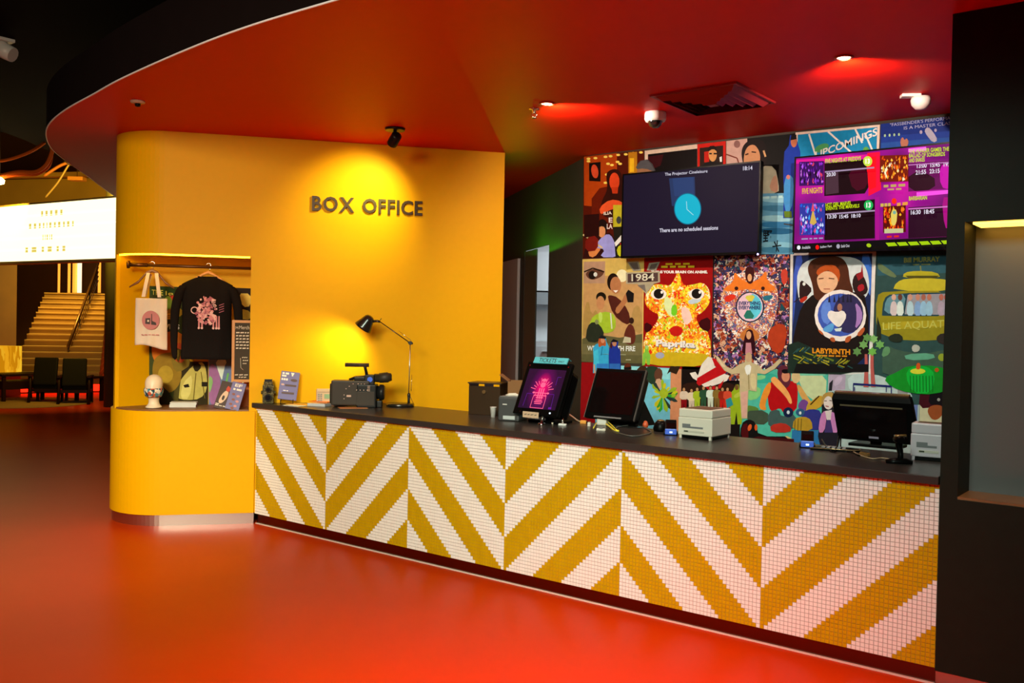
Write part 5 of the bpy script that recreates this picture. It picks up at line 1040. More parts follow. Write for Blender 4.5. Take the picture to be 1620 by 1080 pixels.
# cinema camera
p = top(567, 643); p = Vector((.81, .39, Z1))
t = thing('cinema_camera', 'large black professional film camera with top handle and viewfinder on the counter', 'camera', p, YAWW-.18)
CB_ = mat('camera_body_grey', (.045, .034, .026), .45, spec=.25, bump=.06, bscale=200); CD_ = mat('camera_body_dark', (.010, .011, .011), .4, spec=.25)
k = SCL(p); L = .205
mb = MB(); mb.box(-L, .10, -.075, .075, .015, .215, CB_, .012); mb.build('body', parent=t)
mb = MB(); mb.box(.0, .155, -.085, .085, .0, .185, CD_, .010); mb.build('control_block', parent=t)
mb = MB(); mb.box(-L-.012, -L+.03, -.06, .06, .03, .19, BLKM, .008); mb.build('battery_plate', parent=t)
mb = MB(); mb.box(.0, .14, -.088, -.084, .02, .13, CB_, .002); mb.build('side_door', parent=t)
_r.seed(2); WD2 = mat('camera_mark', (.7, .45, .35), .5)
for i in range(4): mb = MB(); mb.cyl((.0+i*.028, -.0865, .142), (.0+i*.028, -.0895, .142), .004, .004, WD2, 8); mb.build('button', parent=t)
for x, z in ((-.03, .19), (.01, .19), (.035, .19), (.06, .19), (-.06, .17), (-.085, .15), (-.1, .1), (-.06, .095), (-.10, .07)): mb = MB(); mb.cyl((x, -.0745, z), (x, -.0775, z), .0038, .0038, WD2, 8); mb.build('screw', parent=t)
mb = MB(); mb.box(-.08, -.045, -.077, -.0745, .085, .10, WD2); mb.build('badge', parent=t)
for i in range(4): mb = MB(); mb.box(.085, .105, -.0865, -.0845+.0, .135+i*.012, .139+i*.012, WD2); mb.build('scale_mark', parent=t)
mb = MB(); mb.box(-.03, .06, -.03, .03, .214, .245, BLKM, .008); mb.tube([(-.07, 0, .216), (-.02, 0, .238), (.08, 0, .245)], .012, BLKM, 8); mb.build('top_plate', parent=t)
mb = MB(); mb.tube([(.075, 0, .235), (.055, 0, .32), (.05, 0, .335)], [.013, .012, .012], BLKM, 10); mb.build('handle_post', parent=t)
RIB = mat('ribbed_grip', (.06, .035, .02), .6, bump=.3, bscale=400)
mb = MB(); mb.cyl((-.105, 0, .338), (.085, 0, .338), .0155, .0155, RIB, 16)
for i in range(10): mb.cyl((-.1+i*.011, 0, .338), (-.096+i*.011, 0, .338), .0172, .0172, BLKM, 16)
mb.build('handle_grip', parent=t)
mb = MB(); mb.box(.055, .135, -.05, .04, .18, .262, CD_, .008); mb.build('viewfinder_mount', parent=t)
mb = MB(); mb.cyl((.10, -.05, .225), (.10, -.058, .225), .022, .020, mat('blue_lens', (.05, .1, .35), .1, emit=(.12, .22, .8), es=.5, coat=1), 22); mb.build('side_lens', parent=t)
mb = MB(); mb.tube([(.13, 0, .235), (.17, 0, .235), (.172, 0, .236), (.24, 0, .242), (.245, 0, .243), (.268, 0, .246)], [.034, .034, .040, .042, .036, .030], mat('eyepiece_rubber', (.03, .024, .014), .55), 20); mb.cyl((.268, 0, .246), (.27, 0, .246), .02, .02, BLK, 16); mb.build('eyepiece', parent=t)
mb = MB(); mb.tube([(.15, .0, .12), (.172, 0, .12), (.174, 0, .12), (.205, 0, .12), (.215, 0, .12)], [.055, .055, .065, .062, .052], CD_, 24); mb.build('lens_mount', parent=t)
mb = MB(); mb.box(.155, .2, -.05, .03, .0, .055, CD_, .008); mb.build('rod_clamp', parent=t)

# desk lamp
p = top(633, 642.5)
t = thing('desk_lamp', 'tall black jointed desk lamp standing on the counter against the yellow wall', 'desk lamp', p, 0)
# plane of the lamp: parallel to the picture of the yellow wall
D = Vector((RT.x, RT.y, 0)).normalized(); k = SCL(p)
def LP(x, y): return D*((x-633)*k)+Vector((0, 0, (642.5-y)*k)) + D.cross(Vector((0, 0, 1)))*0
BL2 = mat('lamp_black', (.015, .013, .010), .25, coat=.4)
mb = MB(); mb.lathe([(.001, 0), (.112, 0), (.116, .006), (.116, .020), (.110, .026), (.001, .028)], BL2, n=40); mb.build('base', parent=t)
sx = 646.5
mb = MB(); mb.tube([LP(sx, 640), LP(sx, 630), LP(sx, 624), LP(sx, 621)], [.011, .011, .014, .010], BL2, 14); mb.build('socket', parent=t)
mb = MB(); a0_ = D.cross(Vector((0, 0, 1)))*.006
for q in (-1, 1): mb.tube([LP(sx-.3, 622)+a0_*q, LP(sx+.9, 544)+a0_*q], .0034, STEEL, 8)
mb.build('lower_arm', parent=t)
mb = MB(); mb.tube([LP(sx+3.6, 618), LP(sx+4, 592)], .0022, CHR, 6); mb.tube([LP(sx+.5, 623), LP(sx+8, 639)], .0022, BL2, 6); mb.build('tension_spring', parent=t)
mb = MB(); c = LP(sx+1, 542); nn = D.cross(Vector((0, 0, 1))); mb.cyl(c-nn*.016, c+nn*.016, .016, .016, BL2, 16); mb.tube([LP(sx+5, 543), LP(sx-3, 541)], .008, BL2, 8); mb.build('elbow_joint', parent=t)
mb = MB()
for q in (-1, 1): mb.tube([LP(sx-1, 541)+a0_*q, LP(599, 509.5)+a0_*q], .0038, BL2, 8)
mb.build('upper_arm', parent=t)
mb = MB(); mb.tube([LP(sx+2, 538), LP(sx-18, 523)], .0022, CHR, 6); mb.build('upper_spring', parent=t)
mb = MB(); mb.tube([LP(599, 509.5), LP(595, 508.5), LP(588, 509)], [.011, .010, .012], BL2, 12); mb.tube([LP(599, 507), LP(601, 504)], .003, BL2, 6); mb.build('head_joint', parent=t)
ax = (LP(572.5, 519.5)-LP(583.5, 503)).normalized(); ax = (ax+N*-.15).normalized()
h0 = LP(584.5, 501)
mb = MB(); pr_ = [(0, .012), (.006, .030), (.018, .041), (.035, .047), (.06, .055), (.10, .070), (.118, .076)]
mb.tube([h0+ax*a for a, r in pr_], [r for a, r in pr_], BL2, 28, caps=(True, False)); o = mb.build('lamp_shade', parent=t); sd = o.modifiers.new('sol', 'SOLIDIFY'); sd.thickness = .002
mb = MB(); mb.ball(h0+ax*.075, .026, mat('lit_bulb', (1, .8, .4), .5, emit=(1, .7, .25), es=12), 14); mb.build('bulb', parent=t)
lw = p+h0+ax*.09
spot('desk_lamp_beam', lw, S*.42+Vector((0, 0, 1.15)), 34, (1, .80, .2), 140, 1.0, .05)

# smoked trays and cardboard box behind the counter, left of the first terminal
SM = mat('smoked_acrylic', (.035, .017, .006), .3, coat=.1)
p = top(770, 655); k = SCL(p)
t = thing('document_tray', 'dark smoked acrylic file tray standing left of the grey printer', 'tray', p+Vector((0, .02, 0)), YAWW-.55)
W2, D2, H2 = .125, .10, .235
for nm, bx in (('side_panel', (-W2, -W2+.006, -D2, D2, 0, H2)), ('side_panel', (W2-.006, W2, -D2, D2, 0, H2)), ('front_panel', (-W2+.006, W2-.006, -D2, -D2+.006, 0, H2*.93)), ('divider', (-.003, .003, -D2+.006, D2, 0, H2)), ('base', (-W2, W2, -D2, D2, 0, .005)), ('shelf', (-W2+.006, W2-.006, -D2+.01, D2, H2*.5, H2*.5+.005))):
    mb = MB(); mb.box(*bx, SM); mb.build(nm, parent=t)
mb = MB(); mb.box(-W2-.008, W2+.008, -D2-.008, D2, H2, H2+.01, mat('dark_brown_rim', (.035, .018, .008), .35), .002); mb.build('rim', parent=t)
mb = MB(); mb.box(-.03, .03, -.001-D2, .001-D2, .0, .0, SM) if False else mb.cyl((.0, -D2-.008, H2*.75), (0, -D2-.014, H2*.75), .014, .014, mat('brass_disc', (.35, .2, .08), .3, metal=.8), 14); mb.build('latch', parent=t)
# cardboard box
p = top(822, 656); t = thing('cardboard_box', 'open brown cardboard box behind the smoked tray and the first terminal', 'box', p, YAWW-.35)
KR = mat('kraft_board', (.22, .10, .03), .8, var=.1, bscale=40)
W2, D2, H2, th = .085, .085, .26, .004
for nm, bx in (('side_panel', (-W2, -W2+th, -D2, D2, 0, H2)), ('side_panel', (W2-th, W2, -D2, D2, 0, H2)), ('front_panel', (-W2+th, W2-th, -D2, -D2+th, 0, H2)), ('back_panel', (-W2+th, W2-th, D2-th, D2, 0, H2)), ('bottom', (-W2+th, W2-th, -D2+th, D2-th, 0, th))):
    mb = MB(); mb.box(*bx, KR); mb.build(nm, parent=t)
for q, an in ((-1, 35), (1, -30)):
    mb = MB(Matrix.Translation((q*W2, 0, H2))@Matrix.Rotation(math.radians(an*1.0), 4, 'Y')); mb.box(min(0, q*.08), max(0, q*.08), -D2, D2, -th/2, th/2, KR); mb.build('flap', parent=t)

# small cup peeking between tray and printer
p = top(780, 660); mb = MB(); mb.lathe([(.001, 0), (.016, 0), (.024, .075), (.026, .077), (.022, .077), (.015, .004), (.001, .004)], WHT, n=22)
o = mb.build('paper_cup', label='small white cup between the smoked tray and the grey printer', cat='cup', recentre=False); o.location = p

# dark ticket printer
p = top(804, 666); t = thing('ticket_printer', 'dark grey box shaped ticket printer left of the terminal with the pink picture', 'printer', p, .30)
mb = MB(); mb.box(-.08, .08, 0, .19, 0, .17, DGRY, .012); mb.build('housing', parent=t)
mb = MB(); mb.box(-.072, .072, .01, .18, .169, .176, GRY, .003); mb.build('lid', parent=t)
mb = MB(); mb.box(-.045, -.012, -.002, .002, .115, .122, WHT); mb.build('badge', parent=t)
mb = MB(); mb.box(-.04, .05, -.004, .002, .012, .038, mat('pale_grey_label', (.5, .54, .55), .5), .002); mb.build('paper_exit', parent=t)
mb = MB(); mb.tube([(-.04, .05, .180), (-.01, .04, .184), (.03, .06, .186), (.06, .05, .180)], [.006, .012, .012, .006], mat('paper_curl', (.75, .7, .6), .7), 8); mb.build('receipt_paper', parent=t)

# point-of-sale terminals: quads are the corners of the display frame
def terminal(name, lab, corners_px, base_px, depth_back, rz, screen_fn=None, frame_m=BLK, tilt=18):
    b = top(*base_px); t = thing(name, lab, 'terminal', b, rz); k = SCL(b)
    return t, k
def pos_terminal(lab, base, W_, H_, tilt, rz, zb, roll=0, back=True):
    b = top(*base); t = thing('sales_terminal', lab, 'terminal', b, rz)
    M = Matrix.Translation((0, 0, zb))@Matrix.Rotation(math.radians(roll), 4, 'Y')@Matrix.Rotation(math.radians(-tilt), 4, 'X')
    mb = MB(M); mb.box(-W_/2, W_/2, 0, .035, 0, H_, BLK, .006); mb.build('frame', parent=t)
    return t, M
# terminal 1, pink picture
t, M = pos_terminal('black sales terminal showing a glowing pink throne picture under a turquoise tickets sign', (845, 671), .385, .40, 26, .0, .065, 0)
mb = MB(M); W_, H_ = .385, .385; mb.box(-W_/2+.012, W_/2-.012, .035, .16, .03, H_-.02, BLK, .03); mb.build('rear_housing', parent=t)
mb = MB(M@Matrix.Translation((0, -.0015, 0)))
G2 = glow
m = bpy.data.materials.new('pink_glow_picture'); m.use_nodes = True; nt = m.node_tree; bs = nt.nodes['Principled BSDF']; bs.inputs['Base Color'].default_value = (.01, .005, .01, 1); bs.inputs['Roughness'].default_value = .15
tc = nt.nodes.new('ShaderNodeTexCoord'); mp = nt.nodes.new('ShaderNodeMapping'); mp.vector_type = 'POINT'; mp.inputs['Scale'].default_value = (8.5, 1, 5.5); gd = nt.nodes.new('ShaderNodeTexGradient'); gd.gradient_type = 'SPHERICAL'
cen = M@Vector((.0, 0, .20)); mp.inputs['Location'].default_value = (-cen.x*8.5, -cen.y, -cen.z*5.5)
nt.links.new(tc.outputs['Object'], mp.inputs['Vector']); nt.links.new(mp.outputs['Vector'], gd.inputs['Vector'])
rp = nt.nodes.new('ShaderNodeValToRGB'); e = rp.color_ramp.elements; e[0].position = 0; e[0].color = (.012, .002, .02, 1); e[1].position = .85; e[1].color = (.75, .0, .12, 1); q = e.new(.38); q.color = (.07, .001, .06, 1)
nt.links.new(gd.outputs['Fac'], rp.inputs['Fac']); nt.links.new(rp.outputs['Color'], bs.inputs['Emission Color']); bs.inputs['Emission Strength'].default_value = 1.3
mb.face([(-.16, 0, .045), (.16, 0, .045), (.16, 0, .345), (-.16, 0, .345)], m); mb.build('display', parent=t)
mb = MB(M@Matrix.Translation((0, -.0022, 0))); PKG = glow('#ff6088', 1.3); PUR = glow('#7020a0', .9)
def ln(pts, wd, mm, l=0):
    for (xa, za), (xb, zb_) in zip(pts, pts[1:]):
        Ln = math.hypot(xb-xa, zb_-za) or 1; nx, nz = -(zb_-za)/Ln*wd/2, (xb-xa)/Ln*wd/2
        F2(mb, [(xa+nx, za+nz), (xb+nx, zb_+nz), (xb-nx, zb_-nz), (xa-nx, za-nz)], mm, l)
ln([(-.055, .05), (-.055, .13), (-.04, .16)], .004, PKG); ln([(.055, .05), (.055, .13), (.04, .16)], .004, PKG); ln([(-.055, .052), (.055, .052)], .004, PKG)
for z_, w_ in ((.085, .03), (.098, .035), (.11, .028), (.13, .03), (.145, .055), (.165, .065)): ln([(-w_, z_), (w_, z_)], .006, PKG)
for x_ in (-.018, 0, .018): ln([(x_, .12), (x_, .20)], .009, PKG)
for i in range(11):
    an = math.radians(12+i*15.6); r0, r1 = .055, .085 if i % 2 else .10
    ln([(r0*math.cos(an), .18+r0*math.sin(an)), (r1*math.cos(an), .18+r1*math.sin(an))], .0045, PKG)
F2(mb, circ(0, .262, .02, .012, 10), PKG); F2(mb, circ(-.06, .165, .012, .007, 8), PKG); F2(mb, circ(.06, .165, .012, .007, 8), PKG); F2(mb, circ(.0, .225, .022, .02, 10), PKG)
ln([(-.12, .06), (-.115, .155), (-.06, .155)], .003, PUR); ln([(.12, .06), (.115, .16), (.07, .16)], .003, PUR); ln([(.105, .23), (.105, .29), (.135, .29)], .003, PUR); F2(mb, [(.10, .05), (.125, .05), (.125, .065), (.10, .065)], PUR)
mb.build('screen_picture', parent=t)
mb = MB(M); mb.box(-.05, .06, -.003, .0, .335, .343, BLK); mb.build('top_edge', parent=t) if False else mb.bm.free()
mb = MB(); mb.cyl((.05, .02, 0), (.05, .02, .012), .030, .026, CHR, 18); mb.cyl((.05, .02, .012), (.05, .04, .10), .012, .012, CHR, 14); mb.build('stand', parent=t)
mb = MB(); mb.box(-.13, .13, .10, .28, 0, .02, BLK, .006); mb.tube([(0, .19, .02), (0, .16, .14)], .03, BLK, 12); mb.build('foot', parent=t)
for x_, z_ in ((-.165, .37), (.168, .37), (-.13, .02)):
    mb = MB(M); mb.cyl((x_, -.0005, z_), (x_, -.004, z_), .006, .005, CHR, 10); mb.build('screw_cap', parent=t)
mb = MB(M); mb.cyl((.125, -.0005, .022), (.125, -.004, .022), .006, .005, mat('white_led', (.5, .7, .9), .4, emit=(.5, .75, 1), es=3), 10); mb.build('power_light', parent=t)
b1 = t
Mw = Matrix.Translation(t.location)@M
mb = MB(Mw@Matrix.Translation((.01, -.005, .383))@Matrix.Rotation(math.radians(-6), 4, 'X')); mb.box(-.145, .145, -.012, -.002, 0, .05, mat('turquoise_card', (.08, .46, .55), .5), .002); mb.box(-.145, .145, -.002, .03, .048, .05, mat('turquoise_card', 0))
MK_ = mat('marker_ink', (.012, .02, .03), .6); put_text(mb, 'TICKETS', (-.10, -.0125, .008), (.05, -.0125, .008), (-.10, -.0125, .042), MK_, bold=.01); put_text(mb, 'ONLY', (.068, -.0125, .012), (.12, -.0125, .012), (.068, -.0125, .026), MK_, bold=.02)
mb.build('tickets_sign', label='turquoise hand written card reading TICKETS on top of the pink terminal', cat='sign')
mb = MB(Mw@Matrix.Translation((-.01, -.005, -.012))@Matrix.Rotation(math.radians(24), 4, 'X')); mb.box(-.075, .06, -.012, -.006, -.012, .030, mat('cream_card', (.62, .42, .28), .6), .001); [mb.face([(-.06+.105*a, -.0125, .006), (-.06+.105*b, -.0125, .010), (-.06+.105*b, -.0125, .014), (-.06+.105*a, -.0125, .011)], MK_) for a, b in blocks(4, 4)]
mb.build('card_sign', label='small cream card sign hanging below the pink terminal', cat='sign')

# terminal 2, dark screen
t, M = pos_terminal('large black sales terminal with a dark blank screen and thin grey edge', (962, 674), .40, .375, 25, .0, .05, 0)
mb = MB(M); mb.box(-.175, .175, -.0015, .0, .04, .35, mat('dark_glossy_screen', (.004, .002, .002), .15, spec=.3)); mb.build('display', parent=t)
mb = MB(M)
for bx in ((-.201, -.1975, -.003, .012, 0, .375), (.1975, .201, -.003, .012, 0, .375)): mb.box(*bx, mat('grey_edge', (.10, .09, .08), .35, spec=.3))
mb.build('edge_strip', parent=t)
mb = MB(M); mb.box(-.17, .17, .035, .13, .02, .35, BLK, .02); mb.build('rear_housing', parent=t)
mb = MB(); mb.grid([[(-.14, .10, 0), (.16, .10, 0), (.18, .34, 0), (-.12, .34, 0)], [(-.12, .12, .25), (.12, .12, .25), (.12, .20, .25), (-.1, .20, .25)]], BLK, smooth=False); mb.build('stand', parent=t)
mb = MB(M); mb.box(-.12, .1, -.002, .0, .006, .016, GRY); mb.build('brand_strip', parent=t)
for x_, y_ in ((.06, .36), (.12, .355)):
    mb = MB(M); mb.box(x_-.03, x_+.03, .01, .05, .368, .378, mat('amber_gloss', (.4, .22, .08), .1, metal=.6), .003); mb.build('top_vent', parent=t)

# terminal 3, seen on the right with arm
b = top(1377, 708); t = thing('sales_terminal', 'broad black sales terminal with a slot near its top beside the lilac printer', 'terminal', b+Vector((0, .05, 0)), .0); t.scale = (1.12, 1, 1)
M = Matrix.Translation((0, 0, .03))@Matrix.Rotation(math.radians(13), 4, 'X')
mb = MB(M); mb.grid([[(-.185, 0, 0), (.23, 0, 0), (.23, .05, 0), (-.185, .05, 0)], [(-.21, 0, .25), (.20, 0, .25), (.20, .05, .25), (-.21, .05, .25)], [(-.205, .015, .28), (.19, .015, .28), (.19, .06, .28), (-.205, .06, .28)]], BLK, smooth=False); mb.build('housing', parent=t, bevel=.006)
mb = MB(M); mb.box(-.165, .155, -.003, .001, .212, .221, mat('olive_slot', (.12, .09, .05), .4)); mb.build('slot', parent=t)
mb = MB(M); mb.box(-.165, .175, -.002, .0, .02, .215, mat('dark_glossy_screen', 0)); mb.build('display', parent=t)
mb = MB(M); mb.box(-.20, .185, .02, .055, .279, .292, mat('brown_gloss_top', (.10, .05, .025), .2, coat=.6), .004); mb.build('top_edge', parent=t)
mb = MB(); mb.box(-.12, .14, -.04, .14, 0, .018, BLK, .005); mb.tube([(0, .06, .018), (0, .0, .12)], .03, BLK, 12); mb.build('foot', parent=t)
mb = MB(M); mb.box(-.02, .03, -.004, -.002, .022, .034, mat('lilac_badge', (.35, .3, .4), .4)); mb.build('badge', parent=t)

# hand scanner on a stand in front of terminal 3
p = top(1424, 733); t = thing('barcode_scanner', 'black hand scanner standing before the right terminal beside the lilac printer', 'scanner', p, .6); t.scale = (1, 1, .78)
mb = MB(); mb.tube([(-.07, .01, .008), (-.03, 0, .012), (.03, 0, .012), (.06, -.01, .008)], [.016, .026, .026, .014], BLK, 12); mb.build('foot', parent=t)
mb = MB(); mb.tube([(0, 0, .01), (.005, .01, .06), (0, .02, .11), (-.01, .0, .15)], [.016, .014, .018, .02], BLK, 12); mb.build('grip', parent=t)
mb = MB(); mb.tube([(-.01, .03, .158), (-.012, -.01, .165), (-.015, -.05, .16)], [.022, .028, .020], BLK, 14); mb.build('scan_head', parent=t)
mb = MB(); mb.tube([(-.04, -.02, .187), (.02, -.02, .19)], .008, mat('amber_gloss', 0), 8); mb.build('head_trim', parent=t)

# receipt printers
LIL = mat('lilac_white_plastic', (.55, .48, .52), .4); CRM = mat('cream_white_plastic', (.66, .60, .50), .45)
def receipt_printer(lab, p, rz, W_, D_, H_, m):
    t = thing('receipt_printer', lab, 'printer', p, rz)
    mb = MB(); mb.box(-W_/2, W_/2, 0, D_, .022, H_*.72, m, .006); mb.build('housing', parent=t)
    mb = MB(); mb.box(-W_/2+.002, W_/2-.002, .002, D_-.002, H_*.72, H_, m, .008); mb.build('cover', parent=t)
    mb = MB(); mb.box(-W_/2+.03, W_/2-.03, .03, D_-.05, H_-.001, H_+.003, mat('brown_recess', (.10, .05, .03), .5)); mb.build('paper_slot', parent=t)
    mb = MB(); mb.box(-W_/2+.03, -W_/2+.085, -.003, .001, H_*.42, H_*.50, GRY); mb.box(-W_/2+.03, W_/2-.06, -.002, .001, H_*.36, H_*.42, GRY); mb.build('label_plate', parent=t)
    mb = MB(); mb.box(-W_/2+.04, W_/2-.05, -.003, .001, H_*.22, H_*.29, mat('pale_button', (.5, .46, .38), .4), .001); mb.build('feed_button', parent=t)
    mb = MB(); mb.box(-W_/2+.045, -W_/2+.07, -.005, -.002, H_*.235, H_*.275, mat('dark_indicator', (.04, .05, .03), .3)); mb.build('indicator', parent=t)
    mb = MB(); mb.box(-W_/2+.01, W_/2-.01, .01, D_-.01, .004, .024, BLK); mb.build('under_tray', parent=t)
    for x_ in (-W_/2+.015, W_/2-.015):
        for y_ in (.012, D_-.012):
            mb = MB(); mb.box(x_-.008, x_+.008, y_-.008, y_+.008, 0, .024, m, .002); mb.build('foot', parent=t)
    return t
p = top(1126, 697.5)
receipt_printer('cream white receipt printer before the poster of standing figures', p+Vector((-.115, .0, 0)), .0, .23, .27, .185, CRM)
p = top(1470, 729)
receipt_printer('pale lilac receipt printer at the right end of the counter by the black pillar', p+Vector((.005, -.02, 0)), .10, .19, .15, .20, LIL)

# small card readers, cradle
def card_reader(lab, p, rz):
    t = thing('card_reader', lab, 'card reader', p, rz)
    mb = MB(); mb.box(-.045, .045, -.02, .09, 0, .022, BLK, .005); mb.build('cradle', parent=t)
    MMr = Matrix.Translation((0, 0, .02))@Matrix.Rotation(math.radians(32), 4, 'X')
    mb = MB(MMr); mb.box(-.036, .036, -.012, .10, 0, .024, BLK, .006); mb.build('body', parent=t)
    mb = MB(); mb.box(-.036, .036, -.026, -.018, .006, .042, mat('reader_blue', (.05, .12, .55), .35, emit=(.04, .10, .6), es=.25), .004); mb.build('blue_face', parent=t)
    mb = MB(); mb.box(-.008, .010, -.0275, -.025, .016, .026, mat('reader_white', (.7, .8, .9), .4, emit=(.6, .8, 1), es=1.2)); mb.build('logo_light', parent=t)
    mb = MB(MMr); mb.box(-.028, .028, .01, .06, .0235, .026, mat('dark_glossy_screen', 0)); mb.build('display', parent=t)
    return t
card_reader('small black card reader with a blue front left of the cream receipt printer', top(1061, 688), .5)
card_reader('small black card reader with a blue front beside the flat keypad tray', top(1277, 708), .35)
# flat tray with things
p = top(1320, 712); t = thing('keyboard_tray', 'flat black curved keypad tray lying left of the right terminal', 'tray', p, .25)
mb = MB(); mb.prism([(-.13, -.04), (.10, -.05), (.14, -.02), (.13, .04), (.08, .07), (-.10, .07)], 0, .012, BLK); mb.build('tray', parent=t, bevel=.003)
mb = MB(); mb.tube([(-.13, -.042, .010), (.0, -.05, .012), (.10, -.052, .012), (.142, -.02, .012), (.132, .04, .012)], .003, mat('brass_edge', (.4, .28, .14), .3, metal=.7), 6); mb.build('edge_trim', parent=t)
for i in range(5):
    for j in range(3):
        mb = MB(); mb.box(-.07+i*.028, -.05+i*.028, -.025+j*.026, -.007+j*.026, .011, .018, GRY, .002); mb.build('key', parent=t)
p = top(1368, 721); mb = MB(); mb.box(-.03, .03, -.012, .012, 0, .02, mat('amber_gloss', 0), .004); o = mb.build('stapler', label='small amber coloured metal clip lying before the right terminal', cat='clip', recentre=False); o.location = p; o.rotation_euler = (0, 0, -.5)
# black desk phone / speaker right of terminal 2
p = top(1045, 682); t = thing('desk_speaker', 'small black rounded speaker with an amber top right of the blank terminal', 'speaker', p, .3); t.scale = (.9, .9, .9)
mb = MB(); mb.lathe([(.001, 0), (.05, 0), (.055, .02), (.045, .06), (.03, .075), (.001, .08)], BLK); mb.build('body', parent=t)
mb = MB(); mb.lathe([(.001, .08), (.028, .077), (.03, .082), (.001, .088)], mat('amber_gloss', 0)); mb.build('top_cap', parent=t)
p = top(1021, 676); mb = MB(); mb.lathe([(.001, 0), (.018, 0), (.02, .02), (.012, .042), (.001, .048)], mat('orange_red_plastic', (.6, .1, .03), .4), n=18); o = mb.build('call_bell', label='small orange knob shaped stamp right of the blank terminal', cat='stamp', recentre=False); o.location = p
# small clutter in front of terminal 2
def small(name, lab, cat, px_, py_, fn, rz=0):
    mb = MB(); fn(mb); o = mb.build(name, label=lab, cat=cat, recentre=False); o.location = top(px_, py_); o.rotation_euler = (0, 0, rz); return o
small('power_adapter', 'white square power adapter below the blank terminal', 'adapter', 953, 672, lambda m_: (m_.box(-.036, .036, -.02, .03, 0, .045, CRM, .006), m_.box(-.03, .03, -.023, -.019, .01, .035, WHT, .002)), .2)
small('cable_joint', 'small orange cable joint left of the white adapter', 'connector', 923, 670, lambda m_: (m_.box(-.022, .022, -.012, .012, 0, .024, mat('orange_plastic', (.75, .30, .04), .4), .004), m_.cyl((.02, 0, .012), (.032, 0, .012), .006, .004, BLK)), .3)
small('cable_joint', 'small pale plug right of the orange cable joint', 'connector', 932, 674, lambda m_: (m_.box(-.01, .01, -.008, .008, 0, .028, CRM, .002), m_.cyl((0, 0, .026), (0, 0, .036), .004, .004, CHR)), .3)
small('red_pen_case', 'dark red glossy strip lying below the blank terminal', 'case', 990, 671, lambda m_: m_.tube([(-.10, 0, .014), (-.09, 0, .015), (.09, -.01, .015), (.10, -.01, .014)], [.006, .013, .012, .005], mat('dark_red_gloss', (.20, .02, .04), .3), 10), .1)
small('cable_hub', 'grey white cable clip under the yellow cables', 'clip', 951, 681, lambda m_: (m_.box(-.03, .03, -.015, .015, 0, .016, CRM, .004), m_.box(-.01, .012, -.018, .018, .014, .02, GRY, .002)), .4)
small('earphone_plug', 'small white plug lying below the white light of the pink terminal', 'plug', 890, 673, lambda m_: (m_.box(-.028, .028, -.012, .012, 0, .014, WHT, .004), m_.cyl((0, 0, .012), (0, 0, .05), .007, .006, CHR, 10)), .3)
small('amber_clip', 'flat amber coloured coin shaped clip under the small cream sign', 'clip', 849, 664, lambda m_: m_.lathe([(.001, 0), (.03, 0), (.032, .006), (.02, .012), (.001, .013)], mat('amber_brown', (.35, .15, .04), .3), n=20, sx=1.2), 0)
def cable(lab, pts, r, m, z=.006):
    mb = MB(); P = [top(x, y)+Vector((0, 0, zz if zz else z)) for x, y, zz in pts]
    P = [Vector(q) for q in spline([tuple(v) for v in P], 5)]
    mb.tube(P, r, m, 7); return mb.build('cable', label=lab, cat='cable')
YC = mat('yellow_cable', (.72, .60, .04), .4); WC = mat('cream_cable', (.66, .56, .42), .4); BC = mat('grey_cable', (.10, .10, .09), .4)
cable('bright yellow cable looped in front of the white adapter', [(939, 678, 0), (944, 671, .01), (953, 668, .025), (962, 672, .02), (970, 677, .01), (976, 682, 0)], .0045, YC)
cable('yellow plug lead lying right of the looped yellow cable', [(958, 672, .01), (966, 678, .01), (972, 682, 0), (979, 683, 0)], .007, YC)
cable('cream cable running from the pink terminal towards the orange joint', [(893, 657, .03), (904, 662, .02), (913, 667, .012), (921, 670, .01)], .006, WC)
cable('cream cable knot hanging below the pink terminal', [(871, 662, .03), (878, 666, .0), (870, 668, 0), (875, 671, .01), (884, 666, .02), (878, 660, .04), (883, 664, .01), (874, 671, 0)], .005, WC)
cable('thin grey cable curving in front of the blank terminal', [(968, 682, 0), (985, 688, 0), (1000, 691, 0), (1020, 689, 0), (1030, 684, 0), (1015, 676, 0), (995, 674, 0), (975, 677, 0)], .004, BC)
cable('thin black cable looping before the right terminal', [(1300, 700, .02), (1310, 712, 0), (1322, 715, 0), (1326, 704, .04), (1332, 690, .09), (1330, 712, 0), (1345, 716, 0), (1360, 722, 0)], .004, BLK)
cable('pale thin cable lying in front of the right terminal', [(1350, 716, 0), (1362, 722, 0), (1380, 727, 0), (1395, 726, 0), (1408, 728, 0)], .0035, mat('pale_brown_cable', (.35, .26, .16), .4))
# ------------------------------------------------------------ hall on the left, behind the box office
DB = mat('dark_brown_wall', (.10, .05, .015), .6, bump=.05, bscale=4, var=.25)
# far back wall and side wall of the hall
def qbox(name, x0, y0, x1, y1, d0, d1, th, m, **kw):
    """upright slab whose picture spans px x0..x1 at depth d0 (left) and d1 (right), standing between heights y0,y1 metres"""
    A = at_depth(x0, 500, d0); B = at_depth(x1, 500, d1); dv = Vector((B.x-A.x, B.y-A.y, 0)).normalized(); nn = Vector((-dv.y, dv.x, 0))
    mb = MB(); q = [(A.x, A.y), (B.x, B.y), (B.x+nn.x*th, B.y+nn.y*th), (A.x+nn.x*th, A.y+nn.y*th)]
    mb.prism(q, y0, y1, m); return mb.build(name, **kw)
qbox('wall_hall', -260, 0, 330, 9, 35, 35, .3, DB, kind='structure')
qbox('wall_hall_side', -200, 0, 26, 4.2, 27.5, 29.2, .2, mat('brown_panelling', (.13, .065, .018), .5, bump=.05, bscale=6, var=.3), kind='structure')
